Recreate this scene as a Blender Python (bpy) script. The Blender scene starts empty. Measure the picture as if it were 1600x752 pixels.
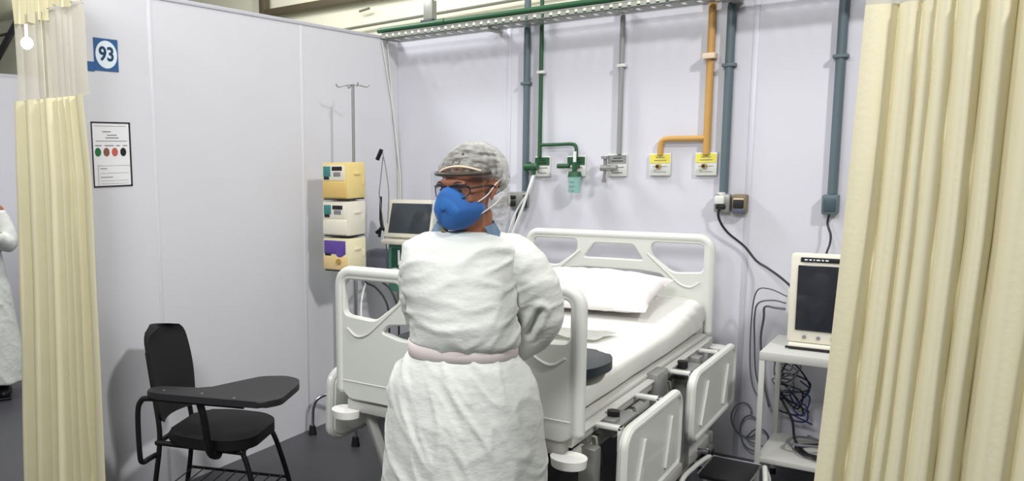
import bpy, bmesh, math, random
from mathutils import Vector, Matrix, noise
random.seed(7)
PI = math.pi
scene = bpy.context.scene
COL = scene.collection
V = Vector

# ------------------------------------------------------------------ materials
MATS = {}
def mat(name, col, rough=0.6, metal=0.0, var=0.04, scale=8.0, bump=0.0, bscale=60.0, alpha=1.0,
        trans=0.0, sss=0.0, coat=0.0, stretch=(1, 1, 1), spec=0.5, ior=1.45):
    if name in MATS: return MATS[name]
    m = bpy.data.materials.new(name); m.use_nodes = True
    nt = m.node_tree; b = nt.nodes['Principled BSDF']
    tc = nt.nodes.new('ShaderNodeTexCoord'); mp = nt.nodes.new('ShaderNodeMapping')
    mp.inputs['Scale'].default_value = stretch
    nt.links.new(tc.outputs['Object'], mp.inputs['Vector'])
    n = nt.nodes.new('ShaderNodeTexNoise'); n.inputs['Scale'].default_value = scale
    n.inputs['Detail'].default_value = 4
    nt.links.new(mp.outputs[0], n.inputs['Vector'])
    mx = nt.nodes.new('ShaderNodeMixRGB'); mx.blend_type = 'MIX'
    c = V(col[:3])
    mx.inputs[1].default_value = (*[max(0, x * (1 - var)) for x in c], 1)
    mx.inputs[2].default_value = (*[min(1, x * (1 + var)) for x in c], 1)
    nt.links.new(n.outputs['Fac'], mx.inputs[0])
    nt.links.new(mx.outputs[0], b.inputs['Base Color'])
    b.inputs['Roughness'].default_value = rough
    b.inputs['Metallic'].default_value = metal
    b.inputs['Alpha'].default_value = alpha
    b.inputs['Transmission Weight'].default_value = trans
    b.inputs['Coat Weight'].default_value = coat
    b.inputs['Specular IOR Level'].default_value = spec
    b.inputs['IOR'].default_value = ior
    if sss: 
        b.inputs['Subsurface Weight'].default_value = sss
        b.inputs['Subsurface Radius'].default_value = (0.02, 0.01, 0.006)
    if bump:
        n2 = nt.nodes.new('ShaderNodeTexNoise'); n2.inputs['Scale'].default_value = bscale
        n2.inputs['Detail'].default_value = 6
        nt.links.new(mp.outputs[0], n2.inputs['Vector'])
        bp = nt.nodes.new('ShaderNodeBump'); bp.inputs['Strength'].default_value = bump
        bp.inputs['Distance'].default_value = 0.01
        nt.links.new(n2.outputs['Fac'], bp.inputs['Height']); nt.links.new(bp.outputs[0], b.inputs['Normal'])
    MATS[name] = m
    return m
def srgb(r, g, b):
    f = lambda c: (c / 255 / 12.92) if c / 255 <= 0.04045 else ((c / 255 + 0.055) / 1.055) ** 2.4
    return (f(r), f(g), f(b))
def thin(name, col, opacity, transl=0.3, weave=0.0):
    """see-through fabric: transparent mixed with diffuse and translucent"""
    if name in MATS: return MATS[name]
    m = bpy.data.materials.new(name); m.use_nodes = True
    nt = m.node_tree; nt.nodes.clear()
    o = nt.nodes.new('ShaderNodeOutputMaterial'); t = nt.nodes.new('ShaderNodeBsdfTransparent')
    d = nt.nodes.new('ShaderNodeBsdfDiffuse'); l = nt.nodes.new('ShaderNodeBsdfTranslucent')
    d.inputs[0].default_value = (*col, 1); l.inputs[0].default_value = (*col, 1)
    a = nt.nodes.new('ShaderNodeMixShader'); a.inputs[0].default_value = transl
    nt.links.new(d.outputs[0], a.inputs[1]); nt.links.new(l.outputs[0], a.inputs[2])
    b = nt.nodes.new('ShaderNodeMixShader'); b.inputs[0].default_value = opacity
    nt.links.new(t.outputs[0], b.inputs[1]); nt.links.new(a.outputs[0], b.inputs[2])
    if weave:
        tc = nt.nodes.new('ShaderNodeTexCoord'); n = nt.nodes.new('ShaderNodeTexNoise')
        n.inputs['Scale'].default_value = weave; n.inputs['Detail'].default_value = 3
        mp = nt.nodes.new('ShaderNodeMapping'); mp.inputs['Scale'].default_value = (.6, .6, 2.4); mp.inputs['Rotation'].default_value = (0, .35, 0)
        nt.links.new(tc.outputs['Object'], mp.inputs[0])
        mr = nt.nodes.new('ShaderNodeMapRange')
        mr.inputs[1].default_value = 0.35; mr.inputs[2].default_value = 0.65
        mr.inputs[3].default_value = max(0, opacity - 0.38); mr.inputs[4].default_value = min(1, opacity + 0.3)
        nt.links.new(mp.outputs[0], n.inputs['Vector']); nt.links.new(n.outputs['Fac'], mr.inputs[0])
        nt.links.new(mr.outputs[0], b.inputs[0])
    nt.links.new(b.outputs[0], o.inputs[0]); MATS[name] = m
    return m
def clearfilm(name, tint=(0.95, 0.97, 1.0), gloss=0.08):
    if name in MATS: return MATS[name]
    m = bpy.data.materials.new(name); m.use_nodes = True
    nt = m.node_tree; nt.nodes.clear()
    o = nt.nodes.new('ShaderNodeOutputMaterial'); t = nt.nodes.new('ShaderNodeBsdfTransparent')
    t.inputs[0].default_value = (*tint, 1)
    g = nt.nodes.new('ShaderNodeBsdfGlossy'); g.inputs['Roughness'].default_value = 0.08
    fr = nt.nodes.new('ShaderNodeLayerWeight'); fr.inputs[0].default_value = 0.25
    ml = nt.nodes.new('ShaderNodeMath'); ml.operation = 'MULTIPLY_ADD'
    ml.inputs[1].default_value = 0.3; ml.inputs[2].default_value = gloss
    nt.links.new(fr.outputs['Facing'], ml.inputs[0])
    b = nt.nodes.new('ShaderNodeMixShader'); nt.links.new(ml.outputs[0], b.inputs[0])
    nt.links.new(t.outputs[0], b.inputs[1]); nt.links.new(g.outputs[0], b.inputs[2])
    nt.links.new(b.outputs[0], o.inputs[0]); MATS[name] = m
    return m
def emis(name, col, s):
    if name in MATS: return MATS[name]
    m = bpy.data.materials.new(name); m.use_nodes = True
    b = m.node_tree.nodes['Principled BSDF']
    b.inputs['Emission Color'].default_value = (*col, 1); b.inputs['Emission Strength'].default_value = s
    MATS[name] = m; return m

M_panel = mat('wall_panel', srgb(213, 213, 218), 0.42, var=0.03, scale=1.2, bump=0.03, bscale=4)
M_panelb = mat('wall_panel_back', srgb(206, 206, 213), 0.45, var=0.04, scale=1.1, bump=0.05, bscale=5)
M_alu = mat('aluminium_profile', srgb(200, 200, 208), 0.45, 0.15)
M_floor = mat('vinyl_floor', srgb(72, 72, 76), 0.38, var=0.08, scale=3, bump=0.03, bscale=30)
M_tarp = mat('tent_fabric', srgb(240, 240, 218), 0.8, var=0.05, scale=0.8, bump=0.1, bscale=3)
M_tarp2 = mat('tent_fabric_beige', srgb(205, 198, 180), 0.8, var=0.05, scale=0.8)
M_steelbrown = mat('brown_steel', srgb(98, 90, 72), 0.6, 0.2)
M_cord = mat('grey_cable', srgb(120, 122, 110), 0.6)
M_curt = mat('curtain_cream', srgb(228, 221, 188), 0.75, var=0.04, scale=5, bump=0.06, bscale=90, sss=0.0)
M_curt2 = mat('curtain_cream_left', srgb(224, 217, 180), 0.75, var=0.05, scale=9, bump=0.06, bscale=90)
M_mesh = thin('curtain_mesh', srgb(226, 221, 204), 0.80, 0.4)
M_white = mat('white_plastic', srgb(212, 214, 207), 0.35, var=0.015, coat=0.2)
M_whitemetal = mat('white_painted_metal', srgb(190, 190, 184), 0.4, var=0.03)
M_greymetal = mat('grey_metal', srgb(150, 150, 148), 0.4, 0.5)
M_darkgrey = mat('dark_grey_plastic', srgb(60, 60, 64), 0.5)
M_black = mat('black_plastic', srgb(18, 18, 20), 0.45, var=0.1, bump=0.02, bscale=200)
M_blackfab = mat('black_upholstery', srgb(20, 20, 22), 0.75, var=0.2, scale=200, bump=0.15, bscale=400)
M_blacktop = mat('black_laminate', srgb(42, 42, 44), 0.5, var=0.15, scale=120, bump=0.05, bscale=300)
M_chrome = mat('chrome', srgb(200, 200, 205), 0.18, 1.0)
M_sheet = mat('white_sheet', srgb(218, 218, 212), 0.85, var=0.02, bump=0.12, bscale=14)
M_pillow = mat('pillow_cotton', srgb(228, 223, 220), 0.9, var=0.02, bump=0.15, bscale=10)
M_pad = mat('dark_vinyl', srgb(38, 44, 47), 0.4, var=0.08)
M_gown = mat('gown_fabric', srgb(216, 219, 212), 0.7, var=0.02, scale=20, bump=0.38, bscale=24, stretch=(1, 1, 1.5))
M_pink = mat('gown_belt_fabric', srgb(222, 211, 206), 0.75, var=0.03)
M_skin = mat('skin', srgb(156, 100, 70), 0.5, var=0.06, scale=20, sss=0.05)
M_hair = mat('dark_hair', srgb(58, 48, 44), 0.6, var=0.3, scale=60, stretch=(1, 1, 6))
M_cap = thin('bouffant_cap', srgb(205, 205, 198), 0.55, 0.3, weave=38)
M_drape = thin('cap_drape', srgb(225, 228, 224), 0.55, 0.3, weave=30)
M_mask = mat('blue_mask', srgb(52, 112, 182), 0.8, var=0.05, scale=30, bump=0.06, bscale=120)
M_scrub = mat('scrub_blue', srgb(140, 168, 190), 0.85, var=0.05)
M_olive = mat('olive_cloth', srgb(120, 105, 70), 0.85)
M_strap = mat('white_elastic', srgb(225, 215, 205), 0.8)
M_visor = mat('visor_band', srgb(70, 62, 50), 0.5)
M_foam = mat('cream_foam', srgb(225, 205, 180), 0.9)
M_film = clearfilm('clear_film')
M_glasses = mat('glasses_frame', srgb(45, 35, 38), 0.4)
M_conduit = mat('conduit_bluegrey', srgb(88, 104, 110), 0.45, var=0.05)
M_green = mat('pipe_green', srgb(36, 82, 50), 0.45, var=0.08)
M_greyp = mat('pipe_grey', srgb(142, 144, 142), 0.45, var=0.05)
M_orange = mat('pipe_orange', srgb(190, 148, 82), 0.45, var=0.06)
M_zinc = mat('galvanised_steel', srgb(158, 160, 152), 0.45, 0.4, var=0.12, scale=30)
M_yellow = mat('yellow_label', srgb(224, 212, 84), 0.5)
M_cream = mat('cream_plastic', srgb(224, 220, 204), 0.45, var=0.03)
M_yell = mat('pump_yellow', srgb(228, 206, 136), 0.4, var=0.05)
M_yelld = mat('pump_mustard', srgb(216, 184, 112), 0.35, var=0.05)
M_teal = mat('teal_plastic', srgb(60, 130, 128), 0.4)
M_purple = mat('purple_label', srgb(92, 70, 150), 0.4, var=0.2, scale=60)
M_screen = mat('screen_glass', srgb(62, 68, 74), 0.12, var=0.05)
M_screen2 = mat('monitor_glass', srgb(44, 46, 52), 0.12, var=0.05)
M_vgreen = mat('ventilator_green', srgb(84, 144, 120), 0.45, var=0.2, scale=40)
M_tube = mat('clear_tube', srgb(225, 228, 225), 0.3, var=0.02)
M_cup = mat('humidifier_cup', srgb(150, 196, 186), 0.2, alpha=0.75)
M_brass = mat('brass', srgb(190, 160, 90), 0.4, 0.6)
M_paper = mat('white_paper', srgb(232, 232, 234), 0.6, var=0.01)
M_ink = mat('black_ink', srgb(26, 26, 28), 0.6)
M_greyink = mat('grey_ink', srgb(130, 130, 135), 0.6)
M_signblue = mat('sign_blue', srgb(52, 96, 146), 0.4, var=0.1)
M_signdark = mat('sign_digits', srgb(30, 66, 96), 0.4)
M_signwhite = mat('sign_white', srgb(226, 238, 246), 0.4)
M_dotg = mat('dot_green', srgb(30, 110, 62), 0.5); M_dotb = mat('dot_brown', srgb(132, 88, 70), 0.5)
M_dotr = mat('dot_red', srgb(192, 92, 80), 0.5)
M_cable = mat('black_cable', srgb(28, 28, 32), 0.45)
M_cableg = mat('grey_cable_bundle', srgb(104, 106, 110), 0.45)
M_cableb = mat('blue_cable', srgb(50, 54, 110), 0.45)
M_trouser = M_scrub

# ------------------------------------------------------------------ geometry helpers
class MB:
    def __init__(s): s.bm = bmesh.new()
    def _add(s, verts, faces):
        vs = [s.bm.verts.new(v) for v in verts]
        for f in faces:
            try: s.bm.faces.new([vs[i] for i in f])
            except ValueError: pass
        return vs
    def box(s, c, size, rot=None, bev=0.0, seg=2):
        b = bmesh.new(); bmesh.ops.create_cube(b, size=1.0)
        bmesh.ops.scale(b, vec=size, verts=b.verts)
        if bev > 0: bmesh.ops.bevel(b, geom=b.edges[:], offset=min(bev, min(size) * 0.49), segments=seg, affect='EDGES', profile=0.5)
        if rot is not None: bmesh.ops.transform(b, matrix=rot.to_4x4(), verts=b.verts)
        bmesh.ops.translate(b, vec=c, verts=b.verts); s.merge(b); return s
    def bx(s, x0, x1, y0, y1, z0, z1, bev=0.0, seg=2):
        return s.box(((x0 + x1) / 2, (y0 + y1) / 2, (z0 + z1) / 2), (abs(x1 - x0), abs(y1 - y0), abs(z1 - z0)), None, bev, seg)
    def merge(s, b):
        me = bpy.data.meshes.new('tmp'); b.to_mesh(me); b.free(); s.bm.from_mesh(me); bpy.data.meshes.remove(me)
    def addmesh(s, me, M=None):
        if M: me.transform(M)
        s.bm.from_mesh(me); bpy.data.meshes.remove(me); return s
    def tube(s, pts, r, seg=12, caps=True, smooth=True, closed=False):
        pts = [V(p) for p in pts]; n = len(pts)
        rs = r if isinstance(r, (list, tuple)) else [r] * n
        up = None; rings = []
        for i, p in enumerate(pts):
            if closed: t = pts[(i + 1) % n] - pts[i - 1]
            else: t = pts[min(i + 1, n - 1)] - pts[max(i - 1, 0)]
            t = t.normalized() if t.length > 1e-9 else V((0, 0, 1))
            if up is None:
                a = V((0, 0, 1)) if abs(t.z) < 0.9 else V((1, 0, 0)); up = (a - t * a.dot(t)).normalized()
            else:
                up = up - t * up.dot(t)
                up = up.normalized() if up.length > 1e-6 else t.orthogonal().normalized()
            sd = t.cross(up)
            rings.append([s.bm.verts.new(p + (up * math.cos(2 * PI * k / seg) + sd * math.sin(2 * PI * k / seg)) * rs[i]) for k in range(seg)])
        m = n if closed else n - 1
        for i in range(m):
            a, b = rings[i], rings[(i + 1) % n]
            for k in range(seg): s.bm.faces.new((a[k], a[(k + 1) % seg], b[(k + 1) % seg], b[k]))
        if caps and not closed:
            s.bm.faces.new(rings[0][::-1]); s.bm.faces.new(rings[-1])
        return s
    def cyl(s, p0, p1, r, seg=20, r2=None): return s.tube([p0, p1], [r, r if r2 is None else r2], seg)
    def sph(s, c, rad, rot=None, u=24, v=16):
        b = bmesh.new(); bmesh.ops.create_uvsphere(b, u_segments=u, v_segments=v, radius=1.0)
        bmesh.ops.scale(b, vec=rad if hasattr(rad, '__len__') else (rad,) * 3, verts=b.verts)
        if rot is not None: bmesh.ops.transform(b, matrix=rot.to_4x4(), verts=b.verts)
        bmesh.ops.translate(b, vec=c, verts=b.verts); s.merge(b); return s
    def loft(s, rings, caps=True):
        vr = [[s.bm.verts.new(p) for p in r] for r in rings]; n = len(vr[0])
        for a, b in zip(vr, vr[1:]):
            for k in range(n): s.bm.faces.new((a[k], a[(k + 1) % n], b[(k + 1) % n], b[k]))
        if caps: s.bm.faces.new(vr[0][::-1]); s.bm.faces.new(vr[-1])
        return s
    def prism(s, pts2, z0, z1, bev=0.0, frame=None):
        """polygon extruded z0..z1, frame maps (a,b,c)->world"""
        b = bmesh.new(); lo = [b.verts.new((x, y, z0)) for x, y in pts2]; hi = [b.verts.new((x, y, z1)) for x, y in pts2]
        n = len(pts2); b.faces.new(lo[::-1]); b.faces.new(hi)
        for i in range(n): b.faces.new((lo[i], lo[(i + 1) % n], hi[(i + 1) % n], hi[i]))
        if bev: bmesh.ops.bevel(b, geom=[e for e in b.edges if abs(e.verts[0].co.z - e.verts[1].co.z) < 1e-6], offset=bev, segments=3, affect='EDGES', profile=0.5)
        bmesh.ops.recalc_face_normals(b, faces=b.faces)
        if frame is not None: bmesh.ops.transform(b, matrix=frame, verts=b.verts)
        s.merge(b); return s
    def build(s, name, m, parent=None, smooth=35, mods=None):
        me = bpy.data.meshes.new(name)
        bmesh.ops.recalc_face_normals(s.bm, faces=s.bm.faces)
        s.bm.to_mesh(me); s.bm.free()
        return link(name, me, m, parent, smooth)
def link(name, me, m, parent=None, smooth=35):
    o = bpy.data.objects.new(name, me); COL.objects.link(o)
    for x in (m if isinstance(m, (list, tuple)) else [m]): me.materials.append(x)
    if parent is not None:
        L = V((0, 0, 0)); q = parent
        while q is not None: L += q.location; q = q.parent
        me.transform(Matrix.Translation(-L)); o.parent = parent
    if smooth:
        me.shade_smooth(); me.set_sharp_from_angle(angle=math.radians(smooth))
    return o
def tag(o, label=None, cat=None, group=None, kind=None):
    if label: o['label'] = label
    if cat: o['category'] = cat
    if group: o['group'] = group
    if kind: o['kind'] = kind
    return o
def thing(name, label, cat, loc=(0, 0, 0), group=None):
    o = bpy.data.objects.new(name, None); COL.objects.link(o); o.location = loc
    o.empty_display_size = 0.1
    return tag(o, label, cat, group)
def struct(o): o['kind'] = 'structure'; return o
def rebase(o, p):
    """put the origin of a one-mesh thing at p"""
    o.data.transform(Matrix.Translation(-V(p))); o.location = p; return o
def copy_tree(o, parent=None):
    c = o.copy(); COL.objects.link(c); c.parent = parent
    for ch in list(o.children): copy_tree(ch, c)
    return c
def spline(pts, n=8):
    """Catmull-Rom through pts"""
    P = [V(p) for p in pts]; P = [P[0] * 2 - P[1]] + P + [P[-1] * 2 - P[-2]]; out = []
    for i in range(1, len(P) - 2):
        for k in range(n):
            t = k / n
            out.append(0.5 * ((2 * P[i]) + (-P[i - 1] + P[i + 1]) * t + (2 * P[i - 1] - 5 * P[i] + 4 * P[i + 1] - P[i + 2]) * t * t + (-P[i - 1] + 3 * P[i] - 3 * P[i + 1] + P[i + 2]) * t ** 3))
    out.append(P[-2]); return out
def rrect(x0, x1, z0, z1, r, n=6):
    out = []
    for cx, cz, a0 in ((x1 - r, z1 - r, 0), (x0 + r, z1 - r, 90), (x0 + r, z0 + r, 180), (x1 - r, z0 + r, 270)):
        for k in range(n + 1):
            a = math.radians(a0 + 90 * k / n); out.append((cx + r * math.cos(a), cz + r * math.sin(a)))
    return out
def roundpoly(pts, r, n=5):
    out = []; m = len(pts)
    for i in range(m):
        p = V(pts[i]); a = V(pts[i - 1]); b = V(pts[(i + 1) % m])
        ra = min(r, (a - p).length * 0.45, (b - p).length * 0.45)
        p0 = p + (a - p).normalized() * ra; p1 = p + (b - p).normalized() * ra
        for k in range(n + 1):
            t = k / n; out.append(tuple((p0 * (1 - t) ** 2 + p * 2 * t * (1 - t) + p1 * t * t)))
    return out
def plate(outer, holes, thick, bev, M):
    """flat plate with holes as a mesh; local XY outline, thickness on Z, chamfered rims, then moved by M"""
    def clean(P):
        out = []
        for p in P:
            if not out or (V(p) - V(out[-1])).length > 4e-4: out.append((p[0], p[1]))
        if (V(out[0]) - V(out[-1])).length < 4e-4: out.pop()
        area = sum(a[0] * b_[1] - b_[0] * a[1] for a, b_ in zip(out, out[1:] + out[:1]))
        return out if area > 0 else out[::-1]
    def inset(P, d):
        n = len(P); out = []
        for k in range(n):
            a, p, c = V(P[k - 1]), V(P[k]), V(P[(k + 1) % n])
            t = ((p - a).normalized() + (c - p).normalized()).normalized(); out.append((p.x - t.y * d, p.y + t.x * d))
        return out
    loops = [clean(outer)] + [clean(h) for h in holes]
    ins = [inset(l, bev if k == 0 else -bev) for k, l in enumerate(loops)]
    bm = bmesh.new(); h = thick / 2
    fb = bmesh.new(); fe = []
    for l in ins:
        vs = [fb.verts.new((x, y, 0)) for x, y in l]
        fe += [fb.edges.new((vs[k], vs[(k + 1) % len(vs)])) for k in range(len(vs))]
    fb.verts.index_update()
    bmesh.ops.triangle_fill(fb, edges=fe, use_beauty=True, use_dissolve=False, normal=(0, 0, 1))
    fb.verts.index_update(); tris = [[v.index for v in f.verts] for f in fb.faces]; fb.free()
    rings4 = []
    for z, src in ((h, ins), (h - bev, loops), (-h + bev, loops), (-h, ins)):
        rings4.append([[bm.verts.new((x, y, z)) for x, y in l] for l in src])
    for R4 in (rings4[0], rings4[3]):
        flat = []
        for l in R4: flat += l
        for t in tris:
            try: bm.faces.new([flat[q] for q in t])
            except ValueError: pass
    for A, B in zip(rings4, rings4[1:]):
        for la, lb in zip(A, B):
            n = len(la)
            for k in range(n): bm.faces.new((la[k], la[(k + 1) % n], lb[(k + 1) % n], lb[k]))
    me = bpy.data.meshes.new('plate'); bm.to_mesh(me); bm.free(); me.transform(M); return me
def textmesh(s, size, depth, M):
    cu = bpy.data.curves.new('t', 'FONT'); cu.body = s; cu.size = size; cu.extrude = depth
    cu.align_x = 'CENTER'; cu.align_y = 'CENTER'; cu.offset = 0.0018
    o = bpy.data.objects.new('t', cu); me = bpy.data.meshes.new_from_object(o)
    bpy.data.objects.remove(o); bpy.data.curves.remove(cu); me.transform(M); return me
def remesh(mb, voxel, smooth_iter=4, name='tmp'):
    """one continuous skin out of overlapping volumes"""
    me = bpy.data.meshes.new(name); bmesh.ops.recalc_face_normals(mb.bm, faces=mb.bm.faces); mb.bm.to_mesh(me); mb.bm.free()
    o = bpy.data.objects.new(name, me); COL.objects.link(o)
    r = o.modifiers.new('r', 'REMESH'); r.mode = 'VOXEL'; r.voxel_size = voxel
    if smooth_iter:
        k = o.modifiers.new('s', 'SMOOTH'); k.factor = 0.5; k.iterations = smooth_iter
    dg = bpy.context.evaluated_depsgraph_get(); dg.update()
    out = bpy.data.meshes.new_from_object(o.evaluated_get(dg))
    bpy.data.objects.remove(o); bpy.data.meshes.remove(me); return out
def XZ(y):   # local (x, z) plate -> world, plate centre at depth y
    return Matrix(((1, 0, 0, 0), (0, 0, -1, y), (0, 1, 0, 0), (0, 0, 0, 1)))
def YZ(x):   # local (y, z) plate -> world at x
    return Matrix(((0, 0, 1, x), (1, 0, 0, 0), (0, 1, 0, 0), (0, 0, 0, 1)))

# ------------------------------------------------------------------ camera (lens shift as the photo is an off-centre crop)
def cam():
    yaw, pit, rol, F, PX, PY = -.6882, .1314, -.0204, 1286.4, 475.75, 418.14
    cy, sy, cp, sp, cr, sr = math.cos(yaw), math.sin(yaw), math.cos(pit), math.sin(pit), math.cos(rol), math.sin(rol)
    f = V((sy * cp, cy * cp, -sp)); ri = V((cy, -sy, 0)); u = ri.cross(f)
    r2 = ri * cr + u * sr; u2 = u * cr - ri * sr
    c = bpy.data.cameras.new('camera'); o = bpy.data.objects.new('camera', c); COL.objects.link(o)
    o.matrix_world = Matrix(((r2.x, u2.x, -f.x, 0), (r2.y, u2.y, -f.y, 0), (r2.z, u2.z, -f.z, 1.62), (0, 0, 0, 1)))
    c.sensor_width = 36; c.lens = F * 36 / 1600; c.shift_x = (800 - PX) / 1600; c.shift_y = (PY - 376) / 1600
    c.clip_end = 100; c.clip_start = 0.05
    scene.camera = o
cam()

WB = 4.70     # face of the back wall
XL = -3.033   # face of the left partition
ZT = 2.37     # partition height

# ------------------------------------------------------------------ setting
def setting():
    b = MB(); b.bx(-14, 4, -3, 12, -0.1, 0); struct(b.build('floor', M_floor, smooth=0))
    # back wall panels with aluminium joints
    b = MB(); b.bx(-6.6, 2.2, WB, WB + 0.05, 0, ZT); w = struct(b.build('wall_back', M_panelb, smooth=0))
    for x in (-5.9, -4.56, -3.56, -2.242, -0.92, 0.40, 1.72):
        c = MB(); c.bx(x - 0.013, x + 0.013, WB - 0.0025, WB, 0, ZT - .001, 0.001); c.build('panel_joint', M_alu, w)
    c = MB(); c.bx(-6.6, 2.2, WB - 0.006, WB + 0.056, ZT, ZT + 0.03, 0.003); c.build('top_rail', M_alu, w)
    b = MB(); b.bx(XL - 0.05, XL, 2.06, WB - .001, 0, ZT); w = struct(b.build('wall_left', M_panel, smooth=0))
    for y in (2.594, 3.70):
        c = MB(); c.bx(XL - .001, XL + 0.0025, y - 0.011, y + 0.011, 0, ZT - .001, 0.001); c.build('panel_joint', M_panel, w)
    c = MB(); c.bx(XL - 0.055, XL + 0.006, 2.06, WB - .001, ZT, ZT + 0.02, 0.003); c.build('top_rail', M_alu, w)
    b = MB(); b.bx(-6.65, -6.6, 1.2, WB + .05, 0, ZT); struct(b.build('wall_far_left', M_panel, smooth=0))
    b = MB(); b.bx(-6.652, -6.598, 1.2, WB + .05, ZT, ZT + 0.03); struct(b.build('trim_1', M_alu, smooth=0))
    # tent wall and sloping roof beyond the cubicle
    b = MB(); b.bx(-16, 4, 7.0, 7.05, 0, 6); struct(b.build('wall_tent', M_tarp, smooth=0))
    # sloping tent roof rising from the eave behind the wall
    b = MB()
    vs = [b.bm.verts.new(p) for p in ((-16, 6.99, 3.75), (4, 6.99, 3.75), (4, 3.0, 5.6), (-16, 3.0, 5.6), (-16, 6.99, 3.8), (4, 6.99, 3.8), (4, 3.0, 5.65), (-16, 3.0, 5.65))]
    for f in ((0, 1, 2, 3), (7, 6, 5, 4), (0, 4, 5, 1), (3, 2, 6, 7), (0, 3, 7, 4), (1, 5, 6, 2)): b.bm.faces.new([vs[i] for i in f])
    struct(b.build('ceiling', M_tarp, smooth=0))
setting()

def tentbits():
    y = 6.90
    # steel window frame of the tent wall: upright + sill
    t = thing('tent_frame', 'brown steel frame corner on cream tent wall above partition', 'frame', (-6.12, y, 0))
    b = MB(); b.bx(-6.20, -6.13, y - .05, y + .05, 0.0, 6, .004); b.build('post', M_steelbrown, t)
    b = MB(); b.bx(-6.13, 0.5, y - .05, y + .05, 3.155, 3.225, .004); b.build('rail', M_steelbrown, t)
    b = MB(); b.tube([(-5.35, y, 2.90), (-3.0, y, 2.955), (0.5, y, 3.02)], 0.014, 8)
    tag(b.build('steel_cable', M_cord), 'thin grey cable strung along tent wall above green pipe', 'cable')
    b = MB(); b.tube([(-4.9, y, 3.06), (-4.78, y, 3.075)], 0.012, 8)
    tag(b.build('cable_tie', M_cord), 'short grey tie on tent wall just right of brown frame', 'tie')
    # far left truss
    t = thing('roof_truss', 'grey steel truss bars under tent roof behind left curtain', 'truss', (-10, 6.8, 0))
    for z0, z1 in ((3.92, 3.95), (3.50, 3.50)):
        b = MB(); b.tube([(-14, 6.8, z0), (-8.6, 6.8, z1)], 0.022, 8); b.build('chord', M_steelbrown, t)
    b = MB(); b.box((-11.3, 6.8, 3.25), (1.6, .05, .10), Matrix.Rotation(math.radians(-38), 3, 'Y'), .004); b.build('brace', M_darkgrey, t)
    for x in (-14.0, -8.6):
        b = MB(); b.cyl((x, 6.8, 0), (x, 6.8, 4.0), 0.03, 10); b.build('post', M_steelbrown, t)
    # hanging steel bracket above the tray
    t = thing('hanging_bracket', 'grey steel hanger rod with square clamp above green pipe', 'bracket', (-2.966, 5.0, 2.52))
    b = MB(); b.bx(-2.985, -2.947, 4.985, 5.015, 2.60, 4.60); b.build('rod', M_steelbrown, t)
    b = MB(); b.bx(-3.0, -2.93, 4.965, 5.03, 2.535, 2.66, .006); b.build('clamp', M_zinc, t)
    b = MB(); b.bx(-3.02, -2.925, 4.96, 5.035, 2.505, 2.535, .004); b.build('foot_plate', M_darkgrey, t)
    b = MB(); b.sph((-10.36, 6.65, 3.284), .085); b.cyl((-10.36, 6.65, 3.36), (-10.36, 6.65, 4.0), .02, 8)
    tag(rebase(b.build('ceiling_lamp', emis('lamp_glow', (1, .97, .9), 14)), (-10.36, 6.65, 4.0)), 'glowing lamp seen through mesh top of left curtain', 'lamp')
tentbits()

# ------------------------------------------------------------------ cable tray and pipes
def tray():
    t = thing('cable_tray', 'perforated galvanised cable tray along top of back wall', 'cable tray', (-1, 4.5, 2.36))
    b = MB()
    zt = 2.40
    x0, x1 = -3.02, 1.6
    # perforated front flange: rungs with gaps
    b.bx(x0, x1, 4.492, 4.495, 2.392, 2.402); b.bx(x0, x1, 4.492, 4.495, 2.362, 2.368)
    x = x0
    while x < x1:
        b.bx(x, x + .030, 4.492, 4.495, 2.366, 2.394); x += 0.047
    # bottom with slots
    b.bx(x0, x1, 4.492, 4.525, 2.362, 2.365); b.bx(x0, x1, 4.62, 4.652, 2.362, 2.365)
    x = x0
    while x < x1:
        b.bx(x, x + .05, 4.525, 4.62, 2.362, 2.365); x += 0.075
    b.build('tray_channel', M_zinc, t, 0)
    for x in (-2.3, -1.0, 0.3, 1.4):
        c = MB(); c.bx(x - .02, x + .02, 4.495, WB - .007, 2.345, 2.362); c.build('wall_bracket', M_zinc, t)
    b = MB(); b.tube([(-3.05, 4.50, 2.420), (1.6, 4.50, 2.420)], 0.017, 12)
    for x in (-2.6, -1.6, -.6): b.cyl((x - .03, 4.50, 2.420), (x + .03, 4.50, 2.420), .021, 12)
    tag(b.build('green_pipe', M_green), 'long green gas pipe running along front edge of cable tray', 'pipe')
    b = MB(); b.tube([(-3.03, 4.57, 2.379), (1.6, 4.57, 2.379)], 0.012, 10)
    tag(b.build('green_pipe', M_green), 'second thinner green pipe lying inside the cable tray', 'pipe')
tray()

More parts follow.
